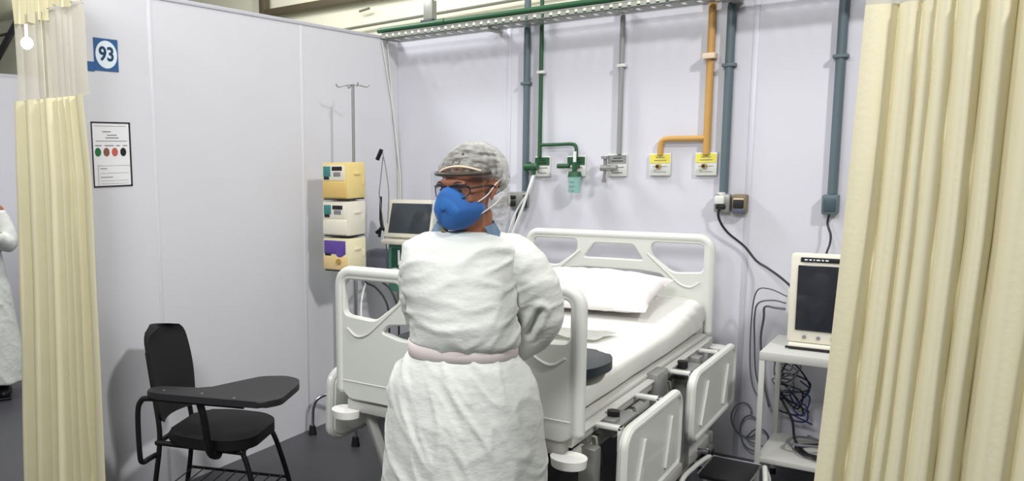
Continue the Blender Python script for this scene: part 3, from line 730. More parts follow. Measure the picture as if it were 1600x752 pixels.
def mattress():
    # rounded slab following a gently raised head end, with softly wrinkled sheet
    x0, x1, y0, y1 = -1.925, -1.045, 2.635, 4.485
    n = 90; mseg = 44
    def topz(y): return .80 + .012 * ((y - y0) / (y1 - y0)) + .075 * max(0, (y - 3.85) / .6) ** 1.3
    b = bmesh.new(); rows = []
    for i in range(n + 1):
        y = y0 + (y1 - y0) * i / n
        e = min(1, min(i, n - i) / 4); e = math.sin(e * PI / 2)
        zt = topz(y); zb = .697; h = (zt - zb) / 2; zc = (zt + zb) / 2; row = []
        for k in range(mseg):
            a = 2 * PI * k / mseg
            ca, sa = math.cos(a), math.sin(a)
            pw = .16
            x = (x0 + x1) / 2 + (x1 - x0) / 2 * math.copysign(abs(ca) ** pw, ca) * (.985 + .015 * e)
            z = zc + h * math.copysign(abs(sa) ** .38, sa) * (.55 + .45 * e)
            q = V((x * 3, y * 4, z * 5)); d = noise.noise(q) * .006
            if sa > -.3 and ca > .2: d += .007 * math.sin(y * 60 + z * 55 + 4 * noise.noise(V((y * 3, z * 6, 2)))) * max(0, min(1, (y - 3.95) * 3)) * abs(ca)
            row.append(b.verts.new((x + d * ca, y, z + d * max(0, sa))))
        rows.append(row)
    for p, q in zip(rows, rows[1:]):
        for k in range(mseg): b.faces.new((p[k], p[(k + 1) % mseg], q[(k + 1) % mseg], q[k]))
    b.faces.new(rows[0][::-1]); b.faces.new(rows[-1])
    T = thing('mattress', 'bed mattress under a fitted white sheet', 'mattress', (-1.48, 3.55, .696))
    mb = MB(); mb.bm.free(); mb.bm = b; mb.build('fitted_sheet', M_sheet, T, 60)
    # pillow
    mb = MB(); nu, nv = 48, 32; top = {}; bot = {}
    cx, cy, cz = -1.555, 4.17, .92; hx, hy = .375, .225
    P = MB(); rows = []
    for sgn in (1, -1):
        g = []
        for i in range(nu + 1):
            r = []
            for j in range(nv + 1):
                u = -1 + 2 * i / nu; v = -1 + 2 * j / nv
                th = (max(0, 1 - abs(u) ** 2.6) ** .5) * (max(0, 1 - abs(v) ** 2.3) ** .5)
                pin = 1 - .05 * (1 - v * v) * u * u - .0
                x = cx + hx * u * pin; y = cy + hy * v * (1 - .06 * (1 - u * u) * 0)
                z = cz + sgn * .068 * th * (.7 if sgn < 0 else 1.1) + .22 * (y - cy) + .010 * noise.noise(V((x * 9, y * 9, sgn))) * th + .006 * noise.noise(V((x * 26, y * 14, sgn))) * th
                r.append(P.bm.verts.new((x, y, z)))
            g.append(r)
        for i in range(nu):
            for j in range(nv): P.bm.faces.new((g[i][j], g[i + 1][j], g[i + 1][j + 1], g[i][j + 1]))
    bmesh.ops.remove_doubles(P.bm, verts=P.bm.verts, dist=.0005)
    tag(rebase(P.build('pillow', M_pillow, None, 80), (cx, cy, .85)), 'plump white pillow at the head of the bed', 'pillow')
    # dark vinyl pad across the foot of the mattress
    T = MB(); T.prism(roundpoly([(-1.90, 2.70), (-1.16, 2.68), (-1.02, 2.82), (-1.0, 3.0), (-1.07, 3.14), (-1.90, 3.15)], .09, 6), 0, .034, .015, Matrix.Translation((0, 0, .826)))
    tag(rebase(T.build('foot_pad', M_pad), (-1.45, 2.9, .812)), 'dark slate vinyl pad lying across the foot of the mattress', 'pad')
    # small crumpled cloth
    P = MB(); nn = 14; g = []
    for i in range(nn + 1):
        r = []
        for j in range(nn + 1):
            u, v = i / nn, j / nn
            x = -1.66 + .42 * u + .03 * v; y = 3.36 + .20 * v + .10 * u
            z = .822 + .022 * abs(noise.noise(V((u * 4, v * 4, 9)))) * 2 * (1 - u * .6) + .028 * (1 - u) ** 2
            r.append(P.bm.verts.new((x, y, z)))
        g.append(r)
    for i in range(nn):
        for j in range(nn): P.bm.faces.new((g[i][j], g[i + 1][j], g[i + 1][j + 1], g[i][j + 1]))
    bmesh.ops.solidify(P.bm, geom=P.bm.faces[:], thickness=.004)
    tag(rebase(P.build('folded_cloth', M_sheet, None, 60), (-1.45, 3.46, .82)), 'small crumpled white cloth on the sheet beside the dark pad', 'cloth')
mattress()

# ------------------------------------------------------------------ writing chair
def chair():
    T = thing('writing_chair', 'black student chair with tablet arm beside the left partition', 'chair', (0, 0, 0))
    # local frame: +x forward, +y chair's left, seat centre above origin
    def curved(mb, cx, hw, z0, z1, lean, thick, topr):
        n, m_ = 20, 18; F = []; B = []
        for i in range(n + 1):
            v = i / n; z = z0 + (z1 - z0) * v; rf = []; rb = []
            w = hw * (.90 + .12 * math.sin(v * PI * .9)) * (1 if v < .8 else max(.02, (1 - ((v - .8) / .2) ** 2.6)) ** .35)
            if v < .12: w *= (.86 + .14 * (v / .12) ** .5)
            for j in range(m_ + 1):
                s = -1 + 2 * j / m_; yy = s * w
                x = cx - lean * v - .035 * (1 - s * s) + .03 + .012 * math.sin(v * PI)
                rf.append(mb.bm.verts.new((x, yy, z))); rb.append(mb.bm.verts.new((x - thick * (1 - abs(s) ** 6), yy, z)))
            F.append(rf); B.append(rb)
        for G, fl in ((F, 0), (B, 1)):
            for i in range(n):
                for j in range(m_):
                    q = (G[i][j], G[i][j + 1], G[i + 1][j + 1], G[i + 1][j]); mb.bm.faces.new(q if not fl else q[::-1])
        for a, b_ in ((F[0], B[0]), (F[-1], B[-1])):
            for j in range(m_): mb.bm.faces.new((a[j], a[j + 1], b_[j + 1], b_[j]))
        for i in range(n):
            for k in (0, m_): mb.bm.faces.new((F[i][k], F[i + 1][k], B[i + 1][k], B[i][k]))
    b = MB(); curved(b, -.245, .175, .50, .90, .06, .035, .05); b.build('backrest', M_blackfab, T, 50)
    b = MB(); b.prism(roundpoly([(-.20, -.17), (-.20, .17), (-.05, .215), (.12, .205), (.20, .13), (.20, -.13), (.12, -.205), (-.05, -.215)], .06, 6), 0, .045, .014, Matrix.Translation((0, 0, .425))); b.build('seat', M_blackfab, T)
    # tablet arm
    b = MB(); b.prism(roundpoly([(-.17, -.365), (-.17, -.285), (.05, -.26), (.14, -.12), (.20, -.03), (.30, .005), (.37, -.03), (.395, -.10), (.40, -.32), (.345, -.385), (-.10, -.385)], .03, 5), 0, .026, .007, Matrix.Translation((0, 0, .682))); b.build('writing_tablet', M_blacktop, T)
    c = MB()
    for x, y in ((-.10, -.335), (.07, -.335), (.22, -.36)): c.cyl((x, y, .676), (x, y, .709), .006, 10)
    c.build('screw', M_greymetal, T)
    # frame: bent tubes
    r = .0115
    for s in (-1, 1):
        # rear leg rising into back upright
        b = MB(); b.tube(spline([(-.30, s * .17, 0), (-.255, s * .165, .25), (-.235, s * .15, .44), (-.262, s * .13, .60), (-.30, s * .11, .80)], 8), r, 12); b.build('leg', M_black, T)
        b = MB(); b.tube(spline([(.27, s * .19, 0), (.215, s * .175, .24), (.16, s * .16, .405), (.10, s * .15, .418)], 8), r, 12); b.build('leg', M_black, T)
        b = MB(); b.tube([(-.245, s * .158, .415), (.17, s * .16, .410)], r, 12); b.build('seat_rail', M_black, T)
        b = MB(); b.tube([(-.268, s * .166, .185), (.225, s * .178, .185)], .007, 10); b.build('side_bar', M_black, T)
        for lx in (-.30, .27):
            c = MB(); c.cyl((lx, s * (.17 if lx < 0 else .19), .0), (lx, s * (.17 if lx < 0 else .19), .03), .015, 12); c.build('foot_cap', M_black, T)
    for x in (-.245, .15):
        b = MB(); b.tube([(x, -.16, .412), (x, .16, .412)], r, 12); b.build('cross_bar', M_black, T)
    # arm support: rear upright and front post
    b = MB(); b.tube(spline([(-.255, -.20, .36), (-.235, -.30, .38), (-.225, -.335, .43), (-.222, -.34, .60), (-.205, -.34, .655), (-.165, -.34, .670), (.0, -.34, .672), (.25, -.34, .672)], 7), r, 12); b.build('arm_tube', M_black, T)
    b = MB(); b.tube(spline([(.06, -.34, .672), (.075, -.335, .60), (.075, -.30, .46), (.07, -.22, .41), (.05, -.15, .408)], 7), .0155, 12); b.build('arm_post', M_black, T)
    b = MB(); b.tube([(-.255, -.20, .36), (-.25, -.16, .36)], r, 10); b.build('arm_bracket', M_black, T)
    # wire book rack
    b = MB()
    for k in range(9): x = -.24 + k * .055; b.tube([(x, -.175, .187), (x, .175, .187)], .003, 6)
    b.tube([(.2, -.175, .187), (.2, .175, .187)], .005, 8); b.build('book_rack', M_black, T)
    T.location = (-2.51, 2.47, 0); T.rotation_euler = (0, 0, math.radians(20))
chair()

# ------------------------------------------------------------------ infusion stand with pumps
def pumps():
    px, py = -2.80, 3.87
    T = thing('infusion_stand', 'chrome infusion stand with four hooks standing by left partition', 'stand', (px, py, 0))
    b = MB(); b.cyl((px, py, .24), (px, py, 2.035), .009, 14); b.build('pole', M_greymetal, T)
    b = MB(); b.cyl((px, py, .22), (px, py, .95), .014, 14); b.cyl((px, py, .20), (px, py, .28), .03, 16); b.build('lower_pole', M_chrome, T)
    for a in (45, 135, 225, 315):
        dx, dy = math.cos(math.radians(a + 8)), math.sin(math.radians(a + 8))
        b = MB(); b.tube(spline([(px, py, 2.032), (px + dx * .05, py + dy * .05, 2.025), (px + dx * .085, py + dy * .085, 2.018), (px + dx * .10, py + dy * .10, 2.035)], 5), .0035, 8); b.build('hook', M_greymetal, T)
    for a in (-127, -56, 22, 120):
        dx, dy = math.cos(math.radians(a)), math.sin(math.radians(a)); R = .275
        if a > 100: R = .19
        b = MB(); b.tube(spline([(px, py, .235), (px + dx * .12, py + dy * .12, .245), (px + dx * (R - .05), py + dy * (R - .05), .225), (px + dx * (R - .008), py + dy * (R - .008), .17), (px + dx * R, py + dy * R, .05)], 8), .0115, 12); l = b.build('leg', M_chrome, T)
        c = MB(); c.cyl((px + dx * R, py + dy * R, 0), (px + dx * R, py + dy * R, .055), .026, 14, .018); c.build('rubber_foot', M_black, l)
    X0, X1, Y0, Y1 = -2.875, -2.69, 3.665, 3.83
    def pump(z0, z1, body, lower, label, kind):
        t = thing('infusion_pump', label, 'infusion pump', ((X0 + X1) / 2, (Y0 + Y1) / 2, z0), 'infusion pumps stacked on the stand')
        b = MB(); b.bx(X0, X1, Y0, Y1, z0 + .006, z1, .010); b.build('housing', body, t)
        b = MB(); b.bx(X0 + .006, X1 - .006, Y0 + .01, Y1 - .01, z0, z0 + .008); b.build('gasket', M_ink, t)
        zz = z0 + (z1 - z0) * .48
        b = MB(); b.bx(X0 + .008, X1 - .012, Y0 - .010, Y0 + .004, z0 + .012, zz, .008); b.build('pump_door', lower, t)
        b = MB(); b.bx(X0 + .01, X1 - .025, Y0 - .004, Y0 + .004, zz + .008, z1 - .014, .004); b.build('control_panel', M_cream if kind != 2 else M_purple, t)
        if kind != 2:
            c = MB(); c.bx(X0 + .015, X0 + .065, Y0 - .006, Y0 - .002, zz + .03, z1 - .02, .002); c.build('keypad', M_teal, t)
            c = MB(); c.bx(X0 + .075, X0 + .145, Y0 - .006, Y0 - .002, z1 - .045, z1 - .022, .002); c.bx(X0 + .02, X0 + .055, Y0 - .008, Y0 - .004, zz + .014, zz + .030, .002); c.build('display', M_ink, t)
            c = MB(); c.bx(X0 + .085, X0 + .135, Y0 - .005, Y0 - .002, zz + .03, zz + .055, .002); c.build('key_row', M_greyink, t)
        else:
            c = MB(); c.bx(X0 + .02, X0 + .06, Y0 - .008, Y0 - .002, zz - .01, zz + .012, .002); c.build('display', M_ink, t)
            c = MB(); c.cyl((X0 + .12, Y0 - .018, z0 + .06), (X0 + .12, Y0 - .006, z0 + .06), .016, 14); c.build('knob', M_brass, t)
            c = MB(); c.cyl((X0 + .125, Y0 - .010, zz + .02), (X0 + .125, Y0 + .0, zz + .02), .028, 18); c.build('dial', M_purple, t)
        b = MB(); b.bx(X1 - .002, X1 + .006, Y0 + .05, Y0 + .11, z1 - .07, z1 - .055, .002); b.bx(X1 - .002, X1 + .004, Y1 - .03, Y1 - .02, z0 + .08, z0 + .12, .001); b.build('side_clip', body, t)
        b = MB(); b.bx(px - .03, px + .03, Y1 - .005, py + .02, z0 + .06, z0 + .13, .006); b.build('pole_clamp', M_darkgrey, t)
    pump(1.388, 1.595, M_yell, M_yelld, 'yellow infusion pump with mustard door, top of three', 0)
    pump(1.182, 1.380, M_cream, M_cream, 'cream infusion pump with teal keys, middle of three', 1)
    pump(.985, 1.174, mat('pump_pale_yellow', srgb(228, 220, 184), .45), mat('pump_ochre', srgb(222, 196, 140), .4), 'pale pump with purple panel, bottom of three', 2)
pumps()

# ------------------------------------------------------------------ ventilator behind the bed
def ventilator():
    T = thing('ventilator', 'ventilator with tilted grey screen and green front behind bed', 'ventilator', (-2.65, 4.3, 0))
    R = Matrix.Rotation(math.radians(-16), 3, 'X')
    b = MB(); b.box((-2.648, 4.24, 1.245), (.335, .045, .235), R, .010); s = b.build('screen_housing', M_cream, T)
    b = MB(); b.box((-2.640, 4.2215, 1.25), (.285, .012, .185), R, .003); b.build('screen', M_screen, s)
    b = MB(); b.bx(-2.81, -2.49, 4.15, 4.34, 1.095, 1.125, .008); b.build('shelf', M_cream, T)
    b = MB(); b.bx(-2.79, -2.50, 4.20, 4.45, .80, 1.093, .012); b.build('housing', M_vgreen, T)
    b = MB(); b.bx(-2.76, -2.62, 4.192, 4.205, .95, 1.07, .004); b.build('front_panel', M_darkgrey if False else mat('vent_dark_green', srgb(36, 84, 70), .4), T)
    b = MB()
    for x in (-2.73, -2.66): b.cyl((x, 4.16, .93), (x, 4.2, .93), .02, 14)
    b.cyl((-2.70, 4.185, .97), (-2.70, 4.185, 1.06), .007, 10); b.build('port', M_tube, T)
    b = MB(); b.bx(-2.975, -2.80, 4.22, 4.34, .86, 1.045, .02); b.build('side_module', mat('slate_grey', srgb(104, 106, 116), .5), T)
    b = MB(); b.cyl((-2.65, 4.32, .12), (-2.65, 4.32, .80), .035, 16); b.build('column', M_greymetal, T)
    b = MB(); b.bx(-2.86, -2.44, 4.12, 4.52, .10, .14, .02); b.build('base', M_cream, T)
    for x in (-2.83, -2.47):
        for y in (4.16, 4.48):
            c = MB(); c.cyl((x - .012, y, .05), (x + .012, y, .05), .05, 20); c.cyl((x, y, .06), (x, y, .11), .008, 8); c.build('castor', M_black, T)
    # support arm with black clips
    b = MB(); b.tube([(-2.86, 4.30, 1.02), (-2.845, 4.24, 1.18), (-2.85, 4.2, 1.40), (-2.82, 4.2, 1.62)], .0035, 8); b.build('support_arm', M_greymetal, T)
    b = MB(); b.tube(spline([(-2.825, 4.2, 1.66), (-2.80, 4.2, 1.55), (-2.78, 4.2, 1.40), (-2.79, 4.2, 1.22)], 6), .003, 8); b.build('thin_line', M_greyink, T)
    b = MB(); b.tube([(-2.862, 4.2, 1.605), (-2.83, 4.2, 1.665)], .013, 10); b.build('arm_clip', M_black, T)
    b = MB(); b.tube([(-2.852, 4.22, 1.38), (-2.855, 4.22, 1.24), (-2.845, 4.22, 1.18)], .008, 10); b.tube([(-2.885, 4.22, 1.155), (-2.845, 4.22, 1.185), (-2.80, 4.22, 1.165)], .012, 10); b.tube([(-2.855, 4.22, 1.19), (-2.865, 4.22, 1.13)], .009, 10); b.build('arm_joint', M_black, T)
    # hoses looping down behind the footboard
    for i, (pts, lab) in enumerate(((
        [(-2.73, 4.18, .93), (-2.725, 4.0, .945), (-2.708, 3.85, .911), (-2.651, 3.85, .886), (-2.594, 3.85, .839), (-2.56, 3.85, .776), (-2.552, 3.85, .703), (-2.55, 3.85, .45)], 'thin black hose arching down left of the bed, outer loop'),
        ([(-2.66, 4.18, .93), (-2.65, 4.0, .955), (-2.628, 3.88, .925), (-2.560, 3.87, .88), (-2.515, 3.87, .80), (-2.50, 3.87, .70), (-2.50, 3.87, .42)], 'thin black hose arching down left of the bed, inner loop'),
        ([(-2.87, 4.22, .90), (-2.84, 4.05, .88), (-2.78, 3.9, .76), (-2.74, 3.86, .52)], 'pale hose hanging from the grey side module'))):
        b = MB(); b.tube(spline(pts, 8), .006, 8); tag(b.build('breathing_hose', M_cable if i < 2 else M_tube), lab, 'hose', 'hoses of the ventilator')
ventilator()

# ------------------------------------------------------------------ patient monitor on its table
def monitor():
    T = thing('monitor_table', 'white metal side table under the patient monitor', 'table', (-.50, 4.33, 0))
    x0, x1, y0, y1 = -.728, -.20, 4.12, 4.56
    b = MB(); b.bx(x0, x1, y0, y1, .672, .712, .004); b.build('table_top', M_whitemetal, T)
    b = MB(); b.bx(x0 + .005, x1 - .005, y0 + .01, y1, .19, .215, .003); b.build('lower_shelf', M_whitemetal, T)
    for x in (x0 + .012, x1 - .012):
        for y in (y0 + .012, y1 - .012):
            c = MB(); c.bx(x - .011, x + .011, y - .011, y + .011, .03, .672, .002); l = c.build('leg', M_whitemetal, T)
            c = MB(); c.cyl((x, y, 0), (x, y, .03), .014, 12); c.build('foot', M_black, l)
    T = thing('patient_monitor', 'cream patient monitor with dark blank screen on white table', 'monitor', (-.45, 4.32, .712))
    X0, X1, Z0, Z1 = -.648, -.25, .740, 1.150
    b = MB(); b.bx(X0, X1, 4.27, 4.33, Z0, Z1, .014); b.build('bezel', M_cream, T)
    b = MB(); b.bx(X0 + .03, X1 - .03, 4.33, 4.47, Z0 + .03, Z1 - .04, .02); b.build('rear_housing', M_cream, T)
    b = MB(); b.bx(X0 + .032, X1 - .03, 4.262, 4.275, Z0 + .060, Z1 - .052, .003); b.build('screen', M_screen2, T)
    b = MB(); b.bx(X0 + .040, X1 - .05, 4.264, 4.272, Z1 - .036, Z1 - .016, .002); b.build('name_strip', M_ink, T)
    b = MB()
    x = X0 + .055
    for w in (.012, .010, .006, .014, .008, .012): b.bx(x, x + w, 4.2625, 4.266, Z1 - .029, Z1 - .023); x += w + .006
    b.build('lettering', M_signwhite, T)
    b = MB()
    for k in range(5): b.cyl((X0 + .07 + k * .055, 4.264, Z0 + .03), (X0 + .07 + k * .055, 4.275, Z0 + .03), .008, 12)
    b.build('button', M_greyink, T)
    b = MB(); b.bx(X0 + .01, X1 - .01, 4.25, 4.44, .7125, .740, .006); b.build('stand_base', M_cream, T)
    b = MB(); b.bx(X0 + .0, X0 + .2, 4.243, 4.252, .716, .726, .002); b.build('base_slot', M_ink, T)
    b = MB(); b.bx(X0 - .012, X0 + .03, 4.32, 4.44, .86, .98, .008); b.build('side_connector', M_cream, T)
    # lead wires from the side of the monitor falling behind the table into a tangle
    rnd = random.Random(11)
    def leads(i, m, r, pts, lab):
        b = MB(); b.tube(spline(pts, 8), r, 7); tag(b.build('lead_wire', m), lab, 'cable', 'lead wires of the monitor')
    leads(0, M_cableg, .004, [(-.675, 4.38, .90), (-.73, 4.40, .905), (-.80, 4.44, .88), (-.825, 4.50, .80), (-.835, 4.58, .68), (-.83, 4.62, .50), (-.80, 4.61, .40)], 'grey lead looping from monitor side, topmost loop')
    leads(1, M_cableg, .0055, [(-.675, 4.36, .875), (-.72, 4.40, .87), (-.775, 4.46, .86), (-.79, 4.53, .79), (-.81, 4.60, .66), (-.79, 4.62, .45), (-.76, 4.62, .32)], 'thick grey lead leaving the monitor side below the top loop')
    leads(2, M_cableg, .0035, [(-.675, 4.40, .93), (-.76, 4.46, .95), (-.83, 4.55, .92), (-.86, 4.62, .78), (-.86, 4.63, .55), (-.84, 4.62, .42), (-.80, 4.60, .36)], 'thin grey lead nearest the bed beside monitor table')
    # tangles
    def tangle(name, m, r, c, s, n, seed, lab):
        rn = random.Random(seed); pts = []
        for k in range(n):
            a = k * 1.9 + rn.uniform(-.4, .4); q = k / n
            pts.append((c[0] + s[0] * math.cos(a) * rn.uniform(.5, 1), c[1] + s[1] * rn.uniform(-1, 1), c[2] + s[2] * (q * 2 - 1) + s[0] * .9 * math.sin(a) * rn.uniform(.5, 1)))
        b = MB(); b.tube(spline(pts, 8), r, 7); tag(b.build(name, m), lab, 'cable', 'tangled cables under the monitor')
    tangle('cable_tangle', M_cableg, .004, (-.70, 4.61, .52), (.075, .03, .13), 22, 1, 'grey tangle of cables hanging behind the table leg')
    tangle('cable_tangle', M_cable, .0042, (-.66, 4.61, .42), (.09, .03, .10), 16, 2, 'black coil of cable hanging under the table top')
    tangle('cable_tangle', M_cableb, .004, (-.62, 4.60, .36), (.06, .03, .10), 12, 5, 'dark blue cable mixed into the tangle under table')
    def flat(name, m, r, c, s, n, seed, lab, z):
        rn = random.Random(seed); pts = []
        for k in range(n):
            a = k * 1.3; pts.append((c[0] + s[0] * math.cos(a) * rn.uniform(.6, 1), c[1] + s[1] * math.sin(a) * rn.uniform(.6, 1), z + .004 * k % .02))
        b = MB(); b.tube(spline(pts, 8), r, 7); tag(b.build(name, m), lab, 'cable', 'tangled cables under the monitor')
    flat('coiled_cable', M_cable, .0055, (-.46, 4.33, 0), (.16, .14), 16, 3, 'dark cable coiled on the lower shelf of the table', .222)
    flat('coiled_cable', M_cableg, .005, (-.55, 4.36, 0), (.10, .12), 12, 4, 'grey cable coiled on lower shelf, left of the dark coil', .246)
    b = MB(); b.tube(spline([(-.72, 4.61, .40), (-.64, 4.5, .31), (-.60, 4.36, .25), (-.52, 4.22, .235), (-.42, 4.17, .23), (-.30, 4.16, .235)], 8), .006, 8)
    tag(b.build('shelf_cable', M_cable), 'black cable sagging from the tangle onto the lower shelf', 'cable')
    b = MB(); b.bx(-.50, -.38, 4.49, 4.555, .216, .27, .012); tag(rebase(b.build('power_adapter', M_black), (-.44, 4.52, .216)), 'black power adapter at back of the lower shelf', 'adapter')
    # loops on the wall left of the table
    b = MB(); pts = []
    for k in range(26):
        a = k * .62; pts.append((-.90 + .055 * math.cos(a) + .004 * k, 4.655 + .012 * math.sin(k), .22 + .075 * math.sin(a) - .006 * k + .03))
    pts.append((-.74, 4.62, .10)); b.tube(spline(pts, 5), .0045, 7)
    tag(b.build('wall_cable', M_cableg), 'loose grey cable loop low on the wall between bed and table', 'cable')
monitor()

def monitor_cords():
    T = [o for o in COL.objects if o.name == 'patient_monitor'][0]
    b = MB(); b.tube(spline([(-1.04, 4.635, 1.33), (-1.038, 4.64, 1.27), (-1.00, 4.66, 1.20), (-.92, 4.67, 1.13), (-.86, 4.66, 1.06), (-.80, 4.62, 1.03), (-.73, 4.54, 1.0), (-.665, 4.44, .97), (-.64, 4.40, .95)], 8), .006, 8)
    b.build('power_cord', M_cable, T)['label'] = 'black cord curving up to the white plug'
    b = MB(); b.tube(spline([(-.556, 4.66, 1.315), (-.562, 4.66, 1.26), (-.545, 4.64, 1.21), (-.54, 4.6, 1.17), (-.548, 4.56, 1.12), (-.55, 4.46, 1.05)], 8), .005, 8)
    b.build('power_cord', M_cable, T)['label'] = 'black cord rising to the rightmost socket box'
monitor_cords()

def stool():
    T = thing('step_stool', 'low step stool with black tread and white tube frame', 'step stool', (-.80, 3.95, 0))
    # tread edges follow the wall; slightly narrow tread
    b = MB(); b.bx(-.905, -.715, 3.78, 4.055, .185, .205, .004); b.build('tread', M_black, T)
    b = MB(); b.tube([(-.91, 4.06, .203), (-.71, 4.06, .203)], .0045, 8)
    b.tube([(-.91, 4.06, .203), (-.91, 3.78, .203)], .004, 8); b.tube([(-.71, 4.06, .203), (-.71, 3.78, .203)], .004, 8); b.build('tread_edging', M_chrome, T)
    for x, s in ((-.925, -1), (-.695, 1)):
        c = MB(); c.tube(spline([(x + s * .02, 4.07, .0), (x + s * .015, 4.07, .13), (x, 4.062, .185), (x + s * .004, 4.03, .20), (x + s * .03, 3.90, .185), (x + s * .05, 3.78, .15), (x + s * .06, 3.72, .0)], 6), .011, 12); c.build('side_frame', M_white, T)
    b = MB(); b.bx(-.90, -.72, 3.60, 3.76, .085, .10, .004); b.build('lower_tread', M_black, T)
    b = MB(); b.tube([(-.93, 3.60, .0), (-.93, 3.60, .09), (-.69, 3.60, .09), (-.69, 3.60, 0)], .010, 10); b.tube([(-.93, 3.60, .085), (-.955, 3.75, .085)], .009, 8); b.tube([(-.69, 3.60, .085), (-.665, 3.75, .085)], .009, 8); b.build('lower_frame', M_white, T)
    T.location.x += .025
stool()

# ------------------------------------------------------------------ people
def ring(cx, a, cy, b_, z, n=64, p=.85):
    out = []
    for k in range(n):
        t = 2 * PI * k / n; c, s = math.cos(t), math.sin(t)
        out.append(V((cx + a * math.copysign(abs(c) ** p, c), cy + b_ * math.copysign(abs(s) ** p, s), z)))
    return out
def crease(p, n, amp):
    """cloth wrinkles: long thin ridges whose direction changes between torso and skirt"""
    up = 1 / (1 + math.exp(-(p.z - 1.05) * 30))
    out = 0
    for (ang, w) in ((18, up), (-62, 1 - up)):
        if w < .02: continue
        c, s_ = math.cos(math.radians(ang)), math.sin(math.radians(ang))
        wob = .05 * noise.noise(V((p.x * 3, p.y * 3, p.z * 3 + 7)))
        al = p.x * c + p.z * s_ + wob; ac = -p.x * s_ + p.z * c + wob * 1.5
        r1 = max(0, 1 - abs(noise.noise(V((al * 3.2, p.y * 4, ac * 10)))) * 4.5) ** 1.2
        r2 = max(0, 1 - abs(noise.noise(V((al * 6 + 9, p.y * 6, ac * 19)))) * 4.0) ** 1.2
        m_ = .35 + .9 * max(0, noise.noise(V((p.x * 4 + 3, p.y * 4, p.z * 4))) + .35)
        out += w * (r1 * 1.0 + r2 * .65) * m_
    big = noise.noise(V((p.x * 5, p.y * 5, p.z * 4 + 3)))
    return amp * (out * .8 + big * 1.0)
def body_mesh(headR, arms, legs=True, head_c=(-.002, 0, 1.52), neck0=(-.01, .02, 1.30)):
    mb = MB()
    H = V(head_c)
    def hp(x, y, z): return H + headR @ V((x, y, z))
    S = lambda c, r: mb.sph(hp(*c), r, headR, 32, 24)
    S((0, .012, .040), (.074, .094, .085))      # cranium
    S((0, -.018, -.020), (.064, .074, .085))    # face
    S((0, -.040, -.078), (.040, .045, .036))    # chin / jaw
    S((0, -.010, -.055), (.058, .062, .045))
    S((0, -.080, .026), (.055, .016, .012))     # brow
    mb.tube([hp(0, -.082, .016), hp(0, -.097, -.010), hp(0, -.107, -.028)], [.008, .010, .013], 12)  # nose
    S((-.013, -.097, -.030), (.008, .009, .007)); S((.013, -.097, -.030), (.008, .009, .007))
    for sx in (-1, 1):
        S((sx * .030, -.0785, .005), (.014, .008, .008))             # eyelids
        S((sx * .040, -.062, -.022), (.022, .020, .016))             # cheek
        # ear: rim tube, lobe
        e = [hp(sx * .074, .002, -.022), hp(sx * .079, .014, -.010), hp(sx * .082, .026, .012), hp(sx * .081, .022, .030), hp(sx * .076, .006, .032), hp(sx * .073, -.002, .015)]
        mb.tube(spline(e, 5), .0052, 10); S((sx * .0745, .010, .004), (.006, .015, .024)); S((sx * .076, .004, -.024), (.005, .008, .009))
    S((0, -.086, -.056), (.020, .007, .0048)); S((0, -.085, -.064), (.018, .007, .005))   # lips
    # neck and shoulders, trunk
    n0 = V(neck0)
    mb.tube([H + headR @ V((0, .022, -.06)), H + headR @ V((0, .022, -.10)), n0 + V((0, 0, .07)), n0, n0 + V((0, 0, -.03))], [.052, .055, .057, .066, .08], 24)
    mb.loft([ring(-.02, .10, .02, .07, 1.36), ring(-.02, .15, .02, .09, 1.33), ring(-.02, .165, .02, .10, 1.25), ring(-.02, .15, .01, .105, 1.12), ring(-.02, .135, .01, .10, 1.02),
             ring(-.02, .16, .01, .115, .90), ring(-.02, .165, .02, .12, .80), ring(-.02, .10, .02, .08, .74)])
    for sh, el, wr, hd, th in arms:
        sh, el, wr, hd = V(sh), V(el), V(wr), V(hd)
        mb.tube([sh, sh.lerp(el, .5), el], [.050, .045, .037], 18); mb.sph(sh, .052); mb.sph(el, .037)
        mb.tube([el, el.lerp(wr, .35), wr], [.037, .036, .025], 18)
        d = (hd - wr).normalized(); side = d.cross(V((0, 1, 0))).normalized()
        nrm = side.cross(d).normalized()
        palm = wr + d * .05
        R = Matrix((side, d, nrm)).transposed()
        mb.sph(palm, (.038, .052, .015), R)
        for k, (o, L) in enumerate(((-.028, .062), (-.0095, .070), (.0095, .066), (.028, .052))):
            r0 = palm + side * o * .95 + d * .040
            mb.tube([r0 - d * .02, r0 + d * L * .45 + nrm * .004, r0 + d * L * .78 + nrm * .018, r0 + d * L * .9 + nrm * .034], [.0095, .009, .0085, .0075], 10)
            mb.sph(r0 + d * L * .9 + nrm * .034, .0076, None, 10, 8)
        r0 = palm - side * .030 * th - d * .022
        mb.tube([r0, r0 - side * .022 * th + d * .02 + nrm * .008, r0 - side * .026 * th + d * .048 + nrm * .018], [.013, .0105, .009], 10)
        mb.sph(r0 - side * .026 * th + d * .048 + nrm * .018, .009, None, 10, 8)
    if legs:
        for sx in (-1, 1):
            x = -.02 + sx * .085
            mb.tube([(x, .02, .85), (x, .015, .65), (x, .0, .45), (x, .02, .30), (x, .03, .09)], [.085, .072, .052, .050, .034], 20)
            mb.sph((x, -.03, .045), (.04, .105, .035)); mb.sph((x, .04, .05), (.036, .045, .045))
    return remesh(mb, .0055, 3, 'body')
